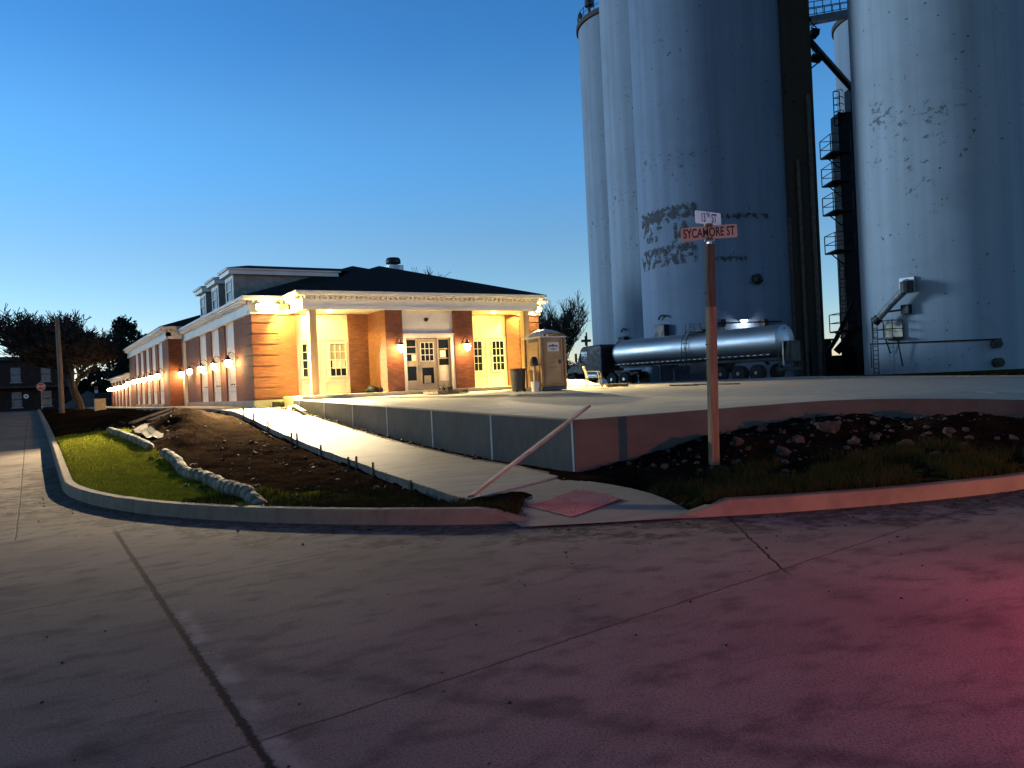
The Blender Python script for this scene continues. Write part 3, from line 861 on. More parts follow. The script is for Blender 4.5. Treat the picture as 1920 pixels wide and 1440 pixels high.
# rear low wing
W3 = 6.5; ys3 = [66.72]
y = 67.6
while y < 83: ys3 += [y, y+1.9]; y += 3.0
ys3 += [84]
for i in range(0, len(ys3), 2): brick_pier('x', W3, ys3[i], ys3[i+1], 1.0, 3.55, -.35, 0)
mb = MB()
for i in range(1, len(ys3)-1, 2): wb(mb, 'x', W3, ys3[i], ys3[i+1], 1.3, 3.55, -.3, -.1)
wb(mb, 'x', W3, 66.72, 84, 3.55, 3.8, -.4, .08); wb(mb, 'x', W3, 66.72, 84.2, 3.8, 3.92, -.4, .3)
mb.build('panelled_wall', m_white, bld)
mb = MB(); mb.add([(6.2,66.75,3.93),(14,66.75,4.6),(14,84.2,4.6),(6.2,84.2,3.93),(6.2,66.75,3.9),(14,66.75,3.9),(14,84.2,3.9),(6.2,84.2,3.9)], [(0,1,2,3),(7,6,5,4),(0,3,7,4),(2,1,5,6),(0,4,5,1),(3,2,6,7)]); mb.build('roof', m_roof, bld)

# ------------------------------------------------------------------ wall lanterns
def lantern(loc, rz, label, group, proto=[None]):
    if proto[0] is None:
        t = thing('wall_lantern', label, 'wall lamp', (0,0,0), group)
        b = MB(); b.lathe([(.0,0),(.06,-.0),(.06,-.03),(.03,-.05)], (0,0,0), 12, axis='y'); b.build('backplate', m_black, t, smooth='auto')
        b = MB(); pts = []
        for i in range(11):
            a = PI * (.5 + .5 * i/10)
            pts.append((0, -.02 - .36*(i/10), .12*math.sin(PI*i/10) + .16*math.sin(PI*.5*i/10)))
        pts.append((0, -.38, .10)); b.tube(pts, .013, 8); b.build('arm', m_black, t, smooth=True)
        b = MB(); b.lathe([(.02,.12),(.035,.10),(.05,.03),(.13,-.03),(.165,-.07),(.165,-.085),(.12,-.085)], (0,-.38,0), 20, caps=False); b.build('hood', m_black, t, smooth='auto')
        b = MB(); b.lathe([(.085,-.08),(.125,-.11),(.135,-.18),(.115,-.26),(.07,-.325),(.02,-.35)], (0,-.38,0), 18); b.build('globe', m_lamp, t, smooth=True)
        b = MB()
        for k in range(4):
            a = PI/4 + k*PI/2; b.tube([(.13*math.cos(a),-.38+.13*math.sin(a),-.08),(.142*math.cos(a),-.38+.142*math.sin(a),-.18),(.075*math.cos(a),-.38+.075*math.sin(a),-.335)], .006, 5)
        b.build('cage', m_black, t)
        proto[0] = t
        t.location = loc; t.rotation_euler = (0,0,rz); return t
    return dup(proto[0], loc, rz, label)
SIDE = -PI/2
GL = 'gooseneck lanterns along the building walls'
lantern((7.25, 33.6, 3.28), SIDE, 'gooseneck lantern on the side wall, nearest the front corner of the main wing', GL)
for y, nm in ((36.62,'second'),(39.7,'third'),(42.85,'fourth')):
    lantern((7.25, y, 3.28), SIDE, '%s glowing gooseneck lantern from the front corner along the main wing' % nm, GL)
lantern((6.95, 46.6, 3.25), 0, 'glowing lantern facing the street on the brick return where the second wing steps out', GL)
for i, y in enumerate((48.3, 51.4, 54.4, 57.4, 60.4, 64.0)):
    lantern((W2, y, 3.25), SIDE, '%s glowing lantern along the second wing counted from its near corner' % ORD[i], GL)
for i, y in enumerate((67.2, 70.05, 73.05, 76.05, 79.05, 82.0)):
    lantern((W3, y, 3.1), SIDE, '%s glowing lantern along the low rear wing counted from its near end' % ORD[i], GL)
lantern((12.3, 29.05, 3.48), 0, 'glowing lantern on the brick pier left of the entrance doors', GL)
lantern((15.2, 29.05, 3.48), 0, 'glowing lantern on the brick pier right of the entrance doors', GL)

# floodlights and porch downlights
def flood(loc, label, dxs):
    t = thing('floodlight', label, 'floodlight', loc, 'floodlights at the front corners')
    x, y, z = loc
    b = MB(); b.box(x-.3, y-.04, z-.05, x+.3, y+.0, z+.05); b.build('bracket', m_white, t)
    for dx in dxs:
        d = Vector((dx*.3, -1, -.42)).normalized(); c = Vector(loc) + Vector((dx, -.2, -.01))
        r = d.to_track_quat('-Z', 'Y').to_matrix()
        b = MB(); b.obox(c, .30, .22, .08, r); b.tube([c, Vector((c.x, y-.02, z))], .02, 6); h_ = b.build('head', m_white, t)
        b = MB(); b.obox(c + d*.046, .26, .18, .014, r); b.build('lens', m_flood, h_)
flood((7.75, 30.79, 5.06), 'bright double floodlight on the frieze at the left front corner', (-.26, .28))
flood((19.7, 30.79, 5.06), 'bright double floodlight on the frieze at the right front corner behind the toilet', (-.28, .26))
for x, nm in ((10.0,'left'),(17.3,'right')):
    b = MB(); b.lathe([(.13,EZ+.028),(.13,EZ+.012),(.10,EZ+.010)], (x,30.05,0), 18, caps=False)
    t = thing('porch_downlight', 'recessed round downlight in the porch ceiling over the %s alcove' % nm, 'ceiling light', (x,30.05,EZ+.02), 'porch downlights')
    b.build('ring', m_white, t); b = MB(); b.lathe([(.10,EZ+.016),(.0,EZ+.016)], (x,30.05,0), 18, caps=False); b.build('lens', m_down, t)

def lamp(name, kind, loc, power, col, **kw):
    l = bpy.data.lights.new(name, kind); l.energy = power; l.color = col
    for k_, v in kw.items():
        if k_ != 'aim': setattr(l, k_, v)
    o = bpy.data.objects.new(name, l); COL.objects.link(o); o.location = loc
    if 'aim' in kw: o.rotation_euler = Vector(kw['aim']).to_track_quat('-Z', 'Y').to_euler()
    return o
WARM = (1.0, .66, .24)
FC = (1.0,.79,.50); FW = (1.0,.85,.17)
def flood_lamp(name, x, power, az, dep, half, sx_, blend, col):
    a, d = math.radians(az), math.radians(dep)
    o = lamp(name, 'SPOT', (x, 30.40, 5.0), power, col, aim=(math.sin(a)*math.cos(d), -math.cos(a)*math.cos(d), -math.sin(d)), spot_size=math.radians(2*half), spot_blend=blend, shadow_soft_size=.06)
    o.scale = (sx_, 1, 1)
flood_lamp('flood_left_lamp', 8.14, 16500, -31, 46, 37.0, 1.05, .35, FC)
flood_lamp('flood_left_lamp_wide', 8.13, 5200, 2, 46, 36.4, 3.2, .13, FC)
flood_lamp('flood_left_lamp_down', 8.0, 9000, 14, 64, 42, 1.3, 1.0, FW)
flood_lamp('flood_right_lamp', 19.5, 2900, 5, 46, 37.5, 3.2, .3, FC)
flood_lamp('flood_right_lamp_down', 19.4, 7500, -28, 62, 42, 1.3, 1.0, FW)
lamp('flood_left_lamp_side', 'SPOT', (7.85, 30.42, 4.98), 1150, FW, aim=(.7,-.35,-.6), spot_size=math.radians(160), spot_blend=.5, shadow_soft_size=.06)
lamp('flood_left_bloom', 'POINT', (7.75, 30.45, 5.04), 75, (1.0,.84,.36), shadow_soft_size=.06)  # extra light added to imitate bloom on the frieze
lamp('flood_right_lamp_side', 'SPOT', (19.3, 30.45, 5.0), 500, FW, aim=(-.7,-.35,-.6), spot_size=math.radians(160), spot_blend=.5, shadow_soft_size=.06)
lamp('flood_right_bloom', 'POINT', (19.75, 30.45, 5.04), 60, (1.0,.84,.36), shadow_soft_size=.06)  # likewise added, for bloom around the right flood
for x in (10.0, 17.3):
    lamp('porch_lamp', 'POINT', (x, 30.05, EZ-.06), 36, (1.0,.83,.17), shadow_soft_size=.08)
# tail lamps of the vehicle waiting at the right of the corner (the red light in the photograph)
tl = lamp('tail_lamp', 'SPOT', (11.2, -2.2, .95), 1350, (1.0,.21,.07), aim=(-.25,1,-.07), spot_size=math.radians(50), spot_blend=.9, shadow_soft_size=.10); tl.scale = (3.4, 1, 1)
lamp('tail_lamp_near', 'SPOT', (7.0, .3, 1.15), 420, (1.0,.02,.18), aim=(-.75,.6,-.6), spot_size=math.radians(165), spot_blend=1, shadow_soft_size=.12)

# ------------------------------------------------------------------ grain elevator
def silo(name, Xc, Yc, r, z1, label, mat, z0=.6, seg=96, rim=True):
    c = C2W(Xc, Yc, z0)
    t = thing(name, label, 'silo', tuple(c), 'concrete silos of the grain elevator')
    b = MB(); n_ = 26
    b.lathe([(r, z0 + (z1-z0)*i/n_) for i in range(n_+1)], (c.x, c.y, 0), seg); b.build('shell', mat, t, smooth='auto')
    if rim:
        b = MB(); b.lathe([(r+.003,z1-.5),(r+.22,z1-.45),(r+.22,z1+.05),(r-.4,z1+.07)], (c.x,c.y,0), seg, caps=False); b.build('roof_rim', m_dconc, t, smooth='auto')
    return t, c
S3, c3 = silo('concrete_silo', 16.55, 64.0, 5.75, 40, 'large white concrete silo with faded lettering behind the tanker', m_silo3)
S2, c2 = silo('concrete_silo', 15.65, 75.4, 5.75, 40, 'white concrete silo between the farthest left silo and the lettered silo', m_silo)
S1, c1 = silo('concrete_silo', 14.75, 86.8, 5.75, 40, 'farthest left white silo whose dark rimmed top edge shows against the sky', m_silo)
S4, c4 = silo('concrete_silo', 30.8, 56.0, 5.6, 40, 'broad white silo with a spout, ladder and platform low on its wall', m_silo2)
S5, c5 = silo('concrete_silo', 42.0, 55.6, 5.6, 40, 'white silo cut by the right edge of the photo', m_silo2)
S6, c6 = silo('concrete_silo', 44.7, 91.0, 5.8, 41, 'distant pale silo seen in the gap under the catwalk', m_silo)
# rail and bird-like beacons on the top of the far left silo
b = MB(); lq = None
for k in range(41):
    a = 2*PI*k/40
    p = Vector((c1.x + 5.75*math.cos(a), c1.y + 5.75*math.sin(a), 40.05)); q = p + Vector((0,0,1.1))
    if k < 40: b.tube([p, q], .04, 5)
    if lq is not None: b.tube([lq, q], .035, 5); b.tube([lq - Vector((0,0,.5)), q - Vector((0,0,.5))], .03, 5)
    lq = q
b.build('roof_railing', m_dmetal, S1)
b = MB(); p = at(1105, 10, 85); b.lathe([(.12,-.9),(.12,-.2),(.5,-.1),(.5,.5),(.1,.6)], p, 10); p = at(1088, 30, 86.2); b.lathe([(.08,-.9),(.1,-.3),(.28,.0),(.05,.4)], p, 8); b.build('roof_vent', m_dmetal, S1)

# dark elevator tower between the silos
t = thing('elevator_tower', 'tall dark bare concrete elevator tower standing between the two groups of white silos', 'tower', tuple(C2W(23.2, 64, .6)))
b = MB()
rot = Matrix((cR, cF, cU)).transposed()
b.obox(C2W(22.0, 65.4, 21), 5.0, 6.4, 41, rot)
b.obox(C2W(24.6, 67.0, 21), 1.6, 4.4, 41, rot)
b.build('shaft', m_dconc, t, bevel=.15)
b = MB()
for X in (22.0, 22.9, 23.9): 
    b.tube([C2W(X, 61.9, .8), C2W(X, 61.9, 12 + (X-21.7)*5)], .16, 8)
b.build('downpipe', M('rusty_pipe', (.12,.095,.075), (.07,.055,.045), rough=.7), t)
b = MB()
for X, w_, h_ in ((21.9,1.5,2.6),(23.7,1.0,2.2)): b.obox(C2W(X, 62.1, .9+h_/2), w_, .5, h_, rot)
b.build('doorway', m_black, t)

# leg tower (dryer) with railed platforms in the gap
t = thing('dryer_tower', 'slender dark dryer tower with railed platforms in the gap between silos', 'tower', tuple(C2W(33.4, 74, 1)))
X0 = 30.5
b = MB(); b.obox(C2W(X0+3.0, 73.0, 12.8), 6, 1.8, 24.0, rot); b.obox(C2W(X0+3.4, 73.0, 25.8), 4.2, 1.5, 2.6, rot); b.build('shaft', m_dmetal, t, bevel=.08)
b = MB(); b.lathe([(.0,26.8),(.9,26.7),(1.0,26.2),(1.0,24.9),(.8,24.85)], C2W(X0+2.5,71.6,0), 18); b.build('cap', m_galv, t, smooth='auto')
def platform(X, Y, z, w_, d_, parent, hgt=1.6):
    b = MB(); b.obox(C2W(X+w_/2, Y, z), w_, d_, .14, rot)
    o = b.build('platform', m_dmetal, parent)
    g = MB()
    cs = [(X, Y-d_/2), (X, Y+d_/2), (X+w_, Y+d_/2), (X+w_, Y-d_/2)]
    for (xa, ya) in cs: g.tube([C2W(xa, ya, z), C2W(xa, ya, z+hgt)], .05, 5)
    for i in range(4):
        a_, b_ = cs[i], cs[(i+1)%4]
        for hh in (hgt, hgt*.5): g.tube([C2W(*a_, z+hh), C2W(*b_, z+hh)], .04, 5)
    g.tube([C2W(X, Y, z-.1), C2W(X+w_, Y, z-1.7)], .06, 5)
    g.build('railing', m_dmetal, o)
for (pxl, pyb) in ((1548, 292),(1551, 345),(1553, 400),(1557, 473),(1566, 622)):
    p = at(pxl, pyb, 72.5); h = (Vector((p.x, p.y, 0))).dot(cR)
    platform(h, 72.5, p.z, X0 - h + .6, 2.4, t)
g = MB()
for (pa, pb) in ((172, 236),):
    p = at(1562, pa, 72); q = at(1565, pb, 72)
    for dx_ in (0, .55): g.tube([p + cR*dx_, q + cR*dx_], .05, 5)
    n_ = 5
    for i in range(n_+1): 
        s_ = p.lerp(q, i/n_); g.tube([s_, s_ + cR*.55 ], .04, 5); g.tube([s_ + cR*k2*.9 - cF*math.sin(k2*PI)*.5 for k2 in (0,.25,.5,.75,1)], .035, 5)
g.build('caged_ladder', m_dmetal, t); g = MB()
p = at(1574, 492, 72); q = at(1580, 690, 72)
for dx_ in (0, .45): g.tube([p + cR*dx_, q + cR*dx_], .04, 5)
for i in range(26): s_ = p.lerp(q, i/25); g.tube([s_, s_ + cR*.45], .03, 4)
g.build('ladder', m_dmetal, t)
b = MB(); b.obox(C2W(X0+.6, 70.5, 2.2), 2.0, 1.6, 3.0, rot); b.obox(C2W(X0-1.4, 72.4, 1.8), 1.6, 1.4, 2.2, rot); b.obox(C2W(X0+2.4, 70.2, 1.9), 1.4, 1.4, 2.4, rot)
b.tube([C2W(X0-1.2,72,3.2), C2W(X0+.6,71,5.4)], .35, 10); b.tube([C2W(X0-2.2,73,2.4), C2W(X0-1.0,72.4,4.4), C2W(X0+.4,71.6,7.6)], .2, 8)
b.build('base_machinery', m_galv if False else m_dmetal, t)
b = MB(); b.obox(C2W(X0+.9, 69.6, 2.0), 1.1, .25, 1.9, rot); b.build('control_cabinet', m_util, t)

# catwalk and spout at the top
t = thing('catwalk_bridge', 'dark steel catwalk bridge with railings joining the silos high above the gap', 'catwalk', tuple(C2W(25, 70, 34)))
b = MB(); a_ = at(1505, 42, 70); e_ = at(1612, 22, 76)
b.beam(a_, e_, 1.6, .5); b.build('deck', m_dmetal, t)
g = MB()
for off in (-.75, .75):
    o_ = cF * off
    for hh in (1.1, .6): g.tube([a_ + o_ + cU*(hh+.25), e_ + o_ + cU*(hh+.25)], .04, 5)
    for i in range(8): s_ = a_.lerp(e_, i/7) + o_; g.tube([s_ + cU*.2, s_ + cU*1.36], .04, 5)
g.build('railing', m_dmetal, t)
t = thing('grain_spout', 'long diagonal grain spout sloping down from the dark tower', 'spout', tuple(at(1522, 80, 69)))
b = MB(); b.tube([at(1512, 70, 68), at(1524, 84, 68.5), at(1608, 178, 72)], .28, 10); b.build('pipe', m_dmetal, t, smooth='auto')
g = MB()
p = at(1524, 112, 68)
for i in range(5):
    s_ = at(1523 + 3*i, 92 + 5*i, 68); g.tube([s_ - cU*.2, s_ + cU*1.0], .04, 5)
g.tube([at(1521,90,68)+cU*.9, at(1537,112,68)+cU*.9], .04, 5); g.beam(at(1519,108,68), at(1541,112,68), 1.2, .2); g.tube([at(1541,112,68), at(1521,128,68)], .06, 5)
g.beam(at(1519,62,68), at(1533,64,68), 1, .5); g.tube([at(1521,42,68), at(1531,52,68), at(1521,62,68)], .06, 5); g.tube([at(1531,42,68), at(1521,52,68), at(1531,62,68)], .06, 5)
g.build('bracket', m_dmetal, t)

# fittings on the silo walls
def onsilo(px, py, c, r, out=0.0):
    d = raydir(px, py); o = Vector((0,0,H))
    ox, oy = o.x - c.x, o.y - c.y
    a = d.x**2 + d.y**2; b = 2*(ox*d.x + oy*d.y); q = ox*ox + oy*oy - r*r
    disc = max(0, b*b - 4*a*q); t_ = (-b - math.sqrt(disc)) / (2*a)
    p = o + d*t_; nr = Vector((p.x-c.x, p.y-c.y, 0)).normalized()
    return p + nr*out, nr
def frame_(nr): 
    tx = cU.cross(nr); return Matrix((tx, -nr, cU)).transposed()
for (px, py, c, s_, lab) in ((1245, 621, c3, 1.15, 'dark square hatch box under a hook on the lettered silo'), (1173, 641, c2, 1.1, 'dark square hatch box under a hook on the silo left of the lettered one')):
    p, nr = onsilo(px, py, c, 5.75)
    t = thing('hatch_box', lab, 'hatch', tuple(p))
    b = MB(); b.obox(p + nr*.25, s_*.95, .5, s_*.85, frame_(nr)); b.build('box', m_dmetal, t, bevel=.04)
    b = MB(); tx = cU.cross(nr)
    b.tube([p + nr*.2 + cU*(.75+.45*math.sin(a*.35+.0)) + tx*(.1-.45*math.cos(a*.35)) for a in range(1,8)], .07, 6); b.build('hook', m_dmetal, t)
p, nr = onsilo(1417, 523, c3, 5.75)
t = thing('wall_vent', 'small dark round vent opening on the lettered silo right of the street sign', 'vent', tuple(p))
b = MB(); fm = frame_(nr)
b.tube([p - nr*.1, p + nr*.3], .36, 14); b.build('collar', m_black, t)
b = MB(); b.tube([p + nr*.2, p + nr*.42 - cU*.25], [.40,.30], 12); b.build('hood', m_black, t)
# wall lamp behind the tanker
p, nr = onsilo(1393, 603, c3, 5.75)
t = thing('silo_wall_lamp', 'cold white wall lamp shining on the silo just above the tanker', 'wall lamp', tuple(p)); tx = cU.cross(nr)
b = MB(); b.obox(p + nr*.22 + cU*.12, .7, .4, .07, fm := frame_(nr)); b.obox(p + nr*.05, .4, .1, .4, fm); b.build('housing', m_galv, t)
b = MB(); b.obox(p + nr*.24 - cU*.0, .42, .26, .13, fm); b.build('lens', m_cold, t)
lamp('silo_wall_lamp_light', 'POINT', tuple(p + nr*.45 - cU*.1), 110, (.92,.96,1.0), shadow_soft_size=.12)
t = thing('pipe_rail', 'dark horizontal pipe on brackets across the silo behind the tanker lamp', 'pipe', tuple(onsilo(1400, 606, c3, 5.75)[0]))
b = MB(); b.tube([onsilo(px, 607 - (px-1345)*.03, c3, 5.75, .55)[0] for px in range(1345, 1460, 12)], .06, 6); b.build('pipe', m_dmetal, t)
b = MB()
for px in (1355, 1428): q, n2 = onsilo(px, 606, c3, 5.75, .3); b.obox(q, .35, .55, .5, frame_(n2)); b.tube([q - cU*.1, q - cU*1.4], .08, 6)
b.build('bracket', m_dmetal, t)

# faded painted lettering on silo 3 (curved text meshes with flaking paint)
nf = NT('flaking_paint'); O = nf.pos()
fl = nf.noise(O, 2.0, 9, .78); tr = nf.node('ShaderNodeBsdfTransparent'); mx = nf.node('ShaderNodeMixShader')
nf.L(nf.step(fl, .455, .51), mx.inputs[0]); nf.L(tr.outputs[0], mx.inputs[1]); nf.L(nf.b.outputs[0], mx.inputs[2])
outn = [q for q in nf.t.nodes if q.type == 'OUTPUT_MATERIAL'][0]; nf.L(mx.outputs[0], outn.inputs[0]); m_flake = nf.out((.035,.036,.042), .9)
def text_mesh(s, size=1.0, xscale=1.0, ext=0.0, res=3, bold=0.0):
    cu = bpy.data.curves.new('txt', 'FONT'); cu.body = s; cu.size = size; cu.resolution_u = res; cu.extrude = ext; cu.offset = bold
    cu.align_x = 'CENTER'; cu.align_y = 'CENTER'
    ob = bpy.data.objects.new('txt', cu); COL.objects.link(ob)
    dg = bpy.context.evaluated_depsgraph_get(); me = bpy.data.meshes.new_from_object(ob.evaluated_get(dg))
    vs = [(v.co.x*xscale, v.co.y, v.co.z) for v in me.vertices]; fs = [tuple(p.vertices) for p in me.polygons]
    bpy.data.objects.remove(ob); bpy.data.curves.remove(cu); bpy.data.meshes.remove(me)
    return vs, fs
def bend(vs, px, py, c, r, out):
    p, nr = onsilo(px, py, c, r); a0 = math.atan2(nr.y, nr.x)
    res = []
    for x, y, z in vs:
        a = a0 + x / r; res.append((c.x + (r+out)*math.cos(a), c.y + (r+out)*math.sin(a), p.z + y))
    return res
let = MB()
for (s_, px, py, sz, xs_, bo) in (('A -', 1222, 428, 1.75, 1.15, .05), ('JA', 1278, 432, 1.55, 1.0, .05), ('the', 1222, 449, .85, 1.3, .03), ('WAMH', 1240, 487, 1.65, 1.15, .06)):
    v_, f_ = text_mesh(s_, sz, xs_, 0, 2, bo); let.add(bend(v_, px, py, c3, 5.75, .03), f_)
def band(px0, px1, py, hgt, out=.03):
    n_ = 40; o_ = len(let.v)
    for i in range(n_+1):
        q, nr = onsilo(px0 + (px1-px0)*i/n_, py, c3, 5.75, out)
        zc = onsilo((px0+px1)/2, py, c3, 5.75)[0].z
        hh = hgt * (1 + .25*math.sin(i*1.7) ) ; let.v += [(q.x, q.y, zc - hh/2 + .1*math.sin(i*.9)), (q.x, q.y, zc + hh/2)]
    for i in range(n_): a = o_ + i*2; let.f.append((a, a+2, a+3, a+1))
band(1203, 1305, 401, .95); band(1208, 1300, 467, .5); band(1330, 1440, 404, .35); band(1340, 1400, 484, .3)
let.build('faded_lettering', m_flake, S3)

# spout, platform, ladder and pipework on the right silo
t = thing('loading_spout', 'grey loading spout angling down from a square hatch on the right silo', 'spout', tuple(onsilo(1690,540,c4,5.6)[0]))
p, nr = onsilo(1703, 534, c4, 5.6); fm = frame_(nr)
b = MB(); b.obox(p + nr*.1, 1.0, .25, 1.0, fm); b.build('hatch', m_galv, t, bevel=.03)
e_, n2 = onsilo(1668, 601, c4, 5.6, 1.2); s0 = p + nr*.8 - cU*.15 + cU.cross(nr)*.3
b = MB(); b.tube([s0 + cU*.15, s0 - cU*.1, s0.lerp(e_, .5), e_], [.30,.27,.23,.23], 12); b.tube([p, s0 + cU*.1], .36, 12); b.build('pipe', M('spout_metal', (.20,.20,.20), (.13,.13,.13), rough=.55, metal=.3), t, smooth='auto')
b = MB(); b.tube([e_ + (s0-e_).normalized()*.25, e_ - (s0-e_).normalized()*.15], .31, 12); b.tube([s0 + cU*.3, s0 - cU*.45], .4, 12); b.build('collar', m_dmetal, t)
q, n3 = onsilo(1703, 580, c4, 5.6, .25); b = MB(); b.obox(q, .5, .5, .6, frame_(n3)); b.tube([q, s0.lerp(e_, .75)], .07, 6); b.build('control_box', m_dmetal, t)
t = thing('access_platform', 'small railed access platform with ladder under the spout on the right silo', 'platform', tuple(onsilo(1680,640,c4,5.6)[0]))
p, nr = onsilo(1678, 634, c4, 5.6, .65); fm = frame_(nr); tx = fm.col[0]
b = MB(); b.obox(p, 1.55, 1.1, .1, fm); b.build('floor', m_dmetal, t)
b = MB(); b.obox(p + cU*.5 - nr*.55, 1.5, .03, .95, fm); b.build('backing_sheet', M('pale_yellow_sheet', (.42,.38,.26), rough=.6), t)
g = MB()
for sx_ in (-.75, .75):
    for sy_ in (-.5, .5): g.tube([p + tx*sx_ + nr*sy_, p + tx*sx_ + nr*sy_ + cU*1.15], .035, 5)
    for hh in (.6, 1.15): g.tube([p + tx*sx_ - nr*.5 + cU*hh, p + tx*sx_ + nr*.5 + cU*hh], .03, 5)
for hh in (.6, 1.15): g.tube([p - tx*.75 + nr*.5 + cU*hh, p + tx*.75 + nr*.5 + cU*hh], .03, 5)
g.tube([p + tx*.7 - cU*.05, p + tx*.7 - nr*.4 - cU*1.9], .05, 5); g.tube([p - tx*.2 - cU*.05, p - tx*.2 - nr*.4 - cU*1.0], .05, 5)
g.build('railing', m_dmetal, t)
g = MB(); lp = p - tx*.95 + nr*.1
for sx_ in (-.2, .2): g.tube([lp + tx*sx_ + cU*1.5, Vector((lp.x + tx.x*sx_, lp.y + tx.y*sx_, 1.15))], .035, 5)
zz = 1.3
while zz < p.z + 1.4: g.tube([Vector((lp.x - tx.x*.2, lp.y - tx.y*.2, zz)), Vector((lp.x + tx.x*.2, lp.y + tx.y*.2, zz))], .025, 4); zz += .3
g.build('ladder', m_dmetal, t)
t = thing('wall_pipe', 'thin dark pipe running level around the foot of the right silo', 'pipe', tuple(onsilo(1760,646,c4,5.6)[0]))
b = MB(); b.tube([onsilo(1636 + 12*i, 645 - .85*i*.55, c4, 5.6, .12)[0] for i in range(21)], .045, 5); b.tube([onsilo(1636,645,c4,5.6,.12)[0], onsilo(1638,690,c4,5.6,.12)[0]], .04, 5); b.build('pipe', m_dmetal, t)
for (px, py, r_, lab) in ((1865, 645, .28, 'upper dark round fan housing low on the right silo'), (1868, 680, .30, 'lower dark round fan housing at the foot of the right silo')):
    p, nr = onsilo(px, py, c4, 5.6); t = thing('aeration_fan', lab, 'fan', tuple(p)); b = MB(); b.tube([p - nr*.1, p + nr*.45], r_, 16); b.build('housing', m_black, t, smooth='auto'); b = MB(); b.tube([p + nr*.45, p + nr*.52], r_*.6, 12); b.build('intake', m_dmetal, t)
t = thing('pump_unit', 'dark pump machinery with pipes at the foot of the farthest right silo', 'machinery', tuple(at(1902, 668, 53)))
b = MB(); p = at(1905, 664, 53.2); b.obox(p, 1.1, .8, 1.0, rot); b.tube([p - cR*.9 - cU*.1, p], .3, 12); b.build('body', m_black, t, bevel=.05)
b = MB(); b.tube([p + cU*.4, p + cU*.9 - cR*.4, p + cU*1.0 - cR*1.0], .12, 8); b.obox(p - cR*1.0 + cU*.95, .35, .35, .35, rot); b.obox(p - cU*.95, 1.4, 1.0, .9, rot); b.build('pipe', m_dmetal, t)

# ------------------------------------------------------------------ tanker trailer and tractor (local x = forward)
A0 = C2W(16.7, 48.5); A1 = C2W(8.2, 60.0); dirv = (A1 - A0).normalized(); rz_t = math.atan2(dirv.y, dirv.x); GZ = 1.17
tr_ = thing('tanker_trailer', 'polished metal tank trailer with three axles parked before the silos', 'tank trailer')
b = MB(); L = 14.2; r_ = .97; zc = 2.42
b.lathe([(.0,-.22),(.4,-.17),(.75,-.06),(r_,.06),(r_,.1),(r_*1.002,4),(r_*1.002,8),(r_,L-.15),(.75,L+.02),(.4,L+.12),(.0,L+.16)], (0,0,zc), 48, caps=False, axis='x')
b.build('tank', m_tank, tr_, smooth='auto')
for xx in (0.06, L-.2): b = MB(); b.lathe([(r_+.012,xx-.05),(r_+.03,xx-.03),(r_+.03,xx+.03),(r_+.012,xx+.05)], (0,0,zc), 48, caps=False, axis='x'); b.build('ring', m_galv, tr_)
b = MB()
for yy in (-.95, .95): b.box(.4, yy-.05, 1.52, L-.3, yy+.05, 1.66)
b.box(.0,-.5,1.2,8.2,-.38,1.5); b.box(.0,.38,1.2,8.2,.5,1.5); b.box(8.2,-.5,1.3,L-.3,.5,1.5)
b.box(-.25,-1.2,.55,-.05,1.2,.75); b.box(-.2,-1.0,.7,-.1,-.9,1.6); b.box(-.2,.9,.7,-.1,1.0,1.6)
b.box(4.7,-1.15,.6,6.6,1.15,1.25)
b.build('frame', m_dmetal, tr_, bevel=.02)
b = MB()
for i in range(28): 
    x = .5 + i*.475; b.box(x, 1.003, 1.56, x+.22, 1.008, 1.615); b.box(x, -1.008, 1.56, x+.22, -1.003, 1.615)
b.build('reflective_stripe', m_tape, tr_)
b = MB(); b.box(-.62,-.55,1.05,-.28,.55,2.35); cab_ = b.build('rear_cabinet', m_dmetal, tr_, bevel=.03)
b = MB(); b.box(-.632,-.46,1.15,-.62,.46,2.25); b.build('door', m_black, cab_)
b = MB(); b.tube([(-.36,.85,.9),(-.36,.85,2.6)], .05, 8); b.build('grab_pole', m_galv, tr_)
b = MB()
for k2 in (-1,0,1): b.lathe([(.05,0),(.05,-.03)], (-.15,k2*.3,3.2-.07*abs(k2)), 8, axis='x')
b.build('marker_lamp', M('marker_red', (.25,.03,.02), rough=.4), tr_)
for xx in (1.4, 2.75, 4.1):
    for yy in (-1, 1):
        b = MB(); b.lathe([(.30,-.14),(.48,-.15),(.51,-.10),(.51,.10),(.48,.15),(.30,.14)], (xx, yy*1.02, .51), 24, axis='y'); wh = b.build('wheel', m_tyre, tr_, smooth='auto')
        b = MB(); b.lathe([(.30,.145*yy),(.27,.08*yy),(.13,.07*yy),(.11,.17*yy),(.0,.17*yy)], (xx, yy*1.02, .51), 20, caps=False, axis='y'); b.build('rim', m_rim, wh, smooth='auto')
for yy in (-1, 1):
    b = MB(); pts = [(.55,1.0),(.72,1.2),(1.0,1.26),(4.5,1.26),(4.8,1.2),(4.98,.95)]
    b.prism([(x, yy*.88, z) for x, z in pts] + [(x, yy*.88, z-.05) for x, z in pts[::-1]], (0, yy*.36, 0)); b.build('fender', m_dmetal, tr_)
b = MB()
for sx_ in (6.9, 7.3): b.tube([(sx_,1.12,.7),(sx_,1.12,2.3),(sx_,1.0,3.0),(sx_,.6,3.45),(sx_,.6,4.0)], .025, 6)
for i in range(10): z = .9 + .3*i; y = 1.12 if z < 2.3 else 1.12 - (z-2.3)*.35; b.tube([(6.9,y,z),(7.3,y,z)], .02, 5)
b.build('ladder', m_dmetal, tr_)
b = MB(); b.box(5.9,-.55,3.44,7.4,.6,3.49)
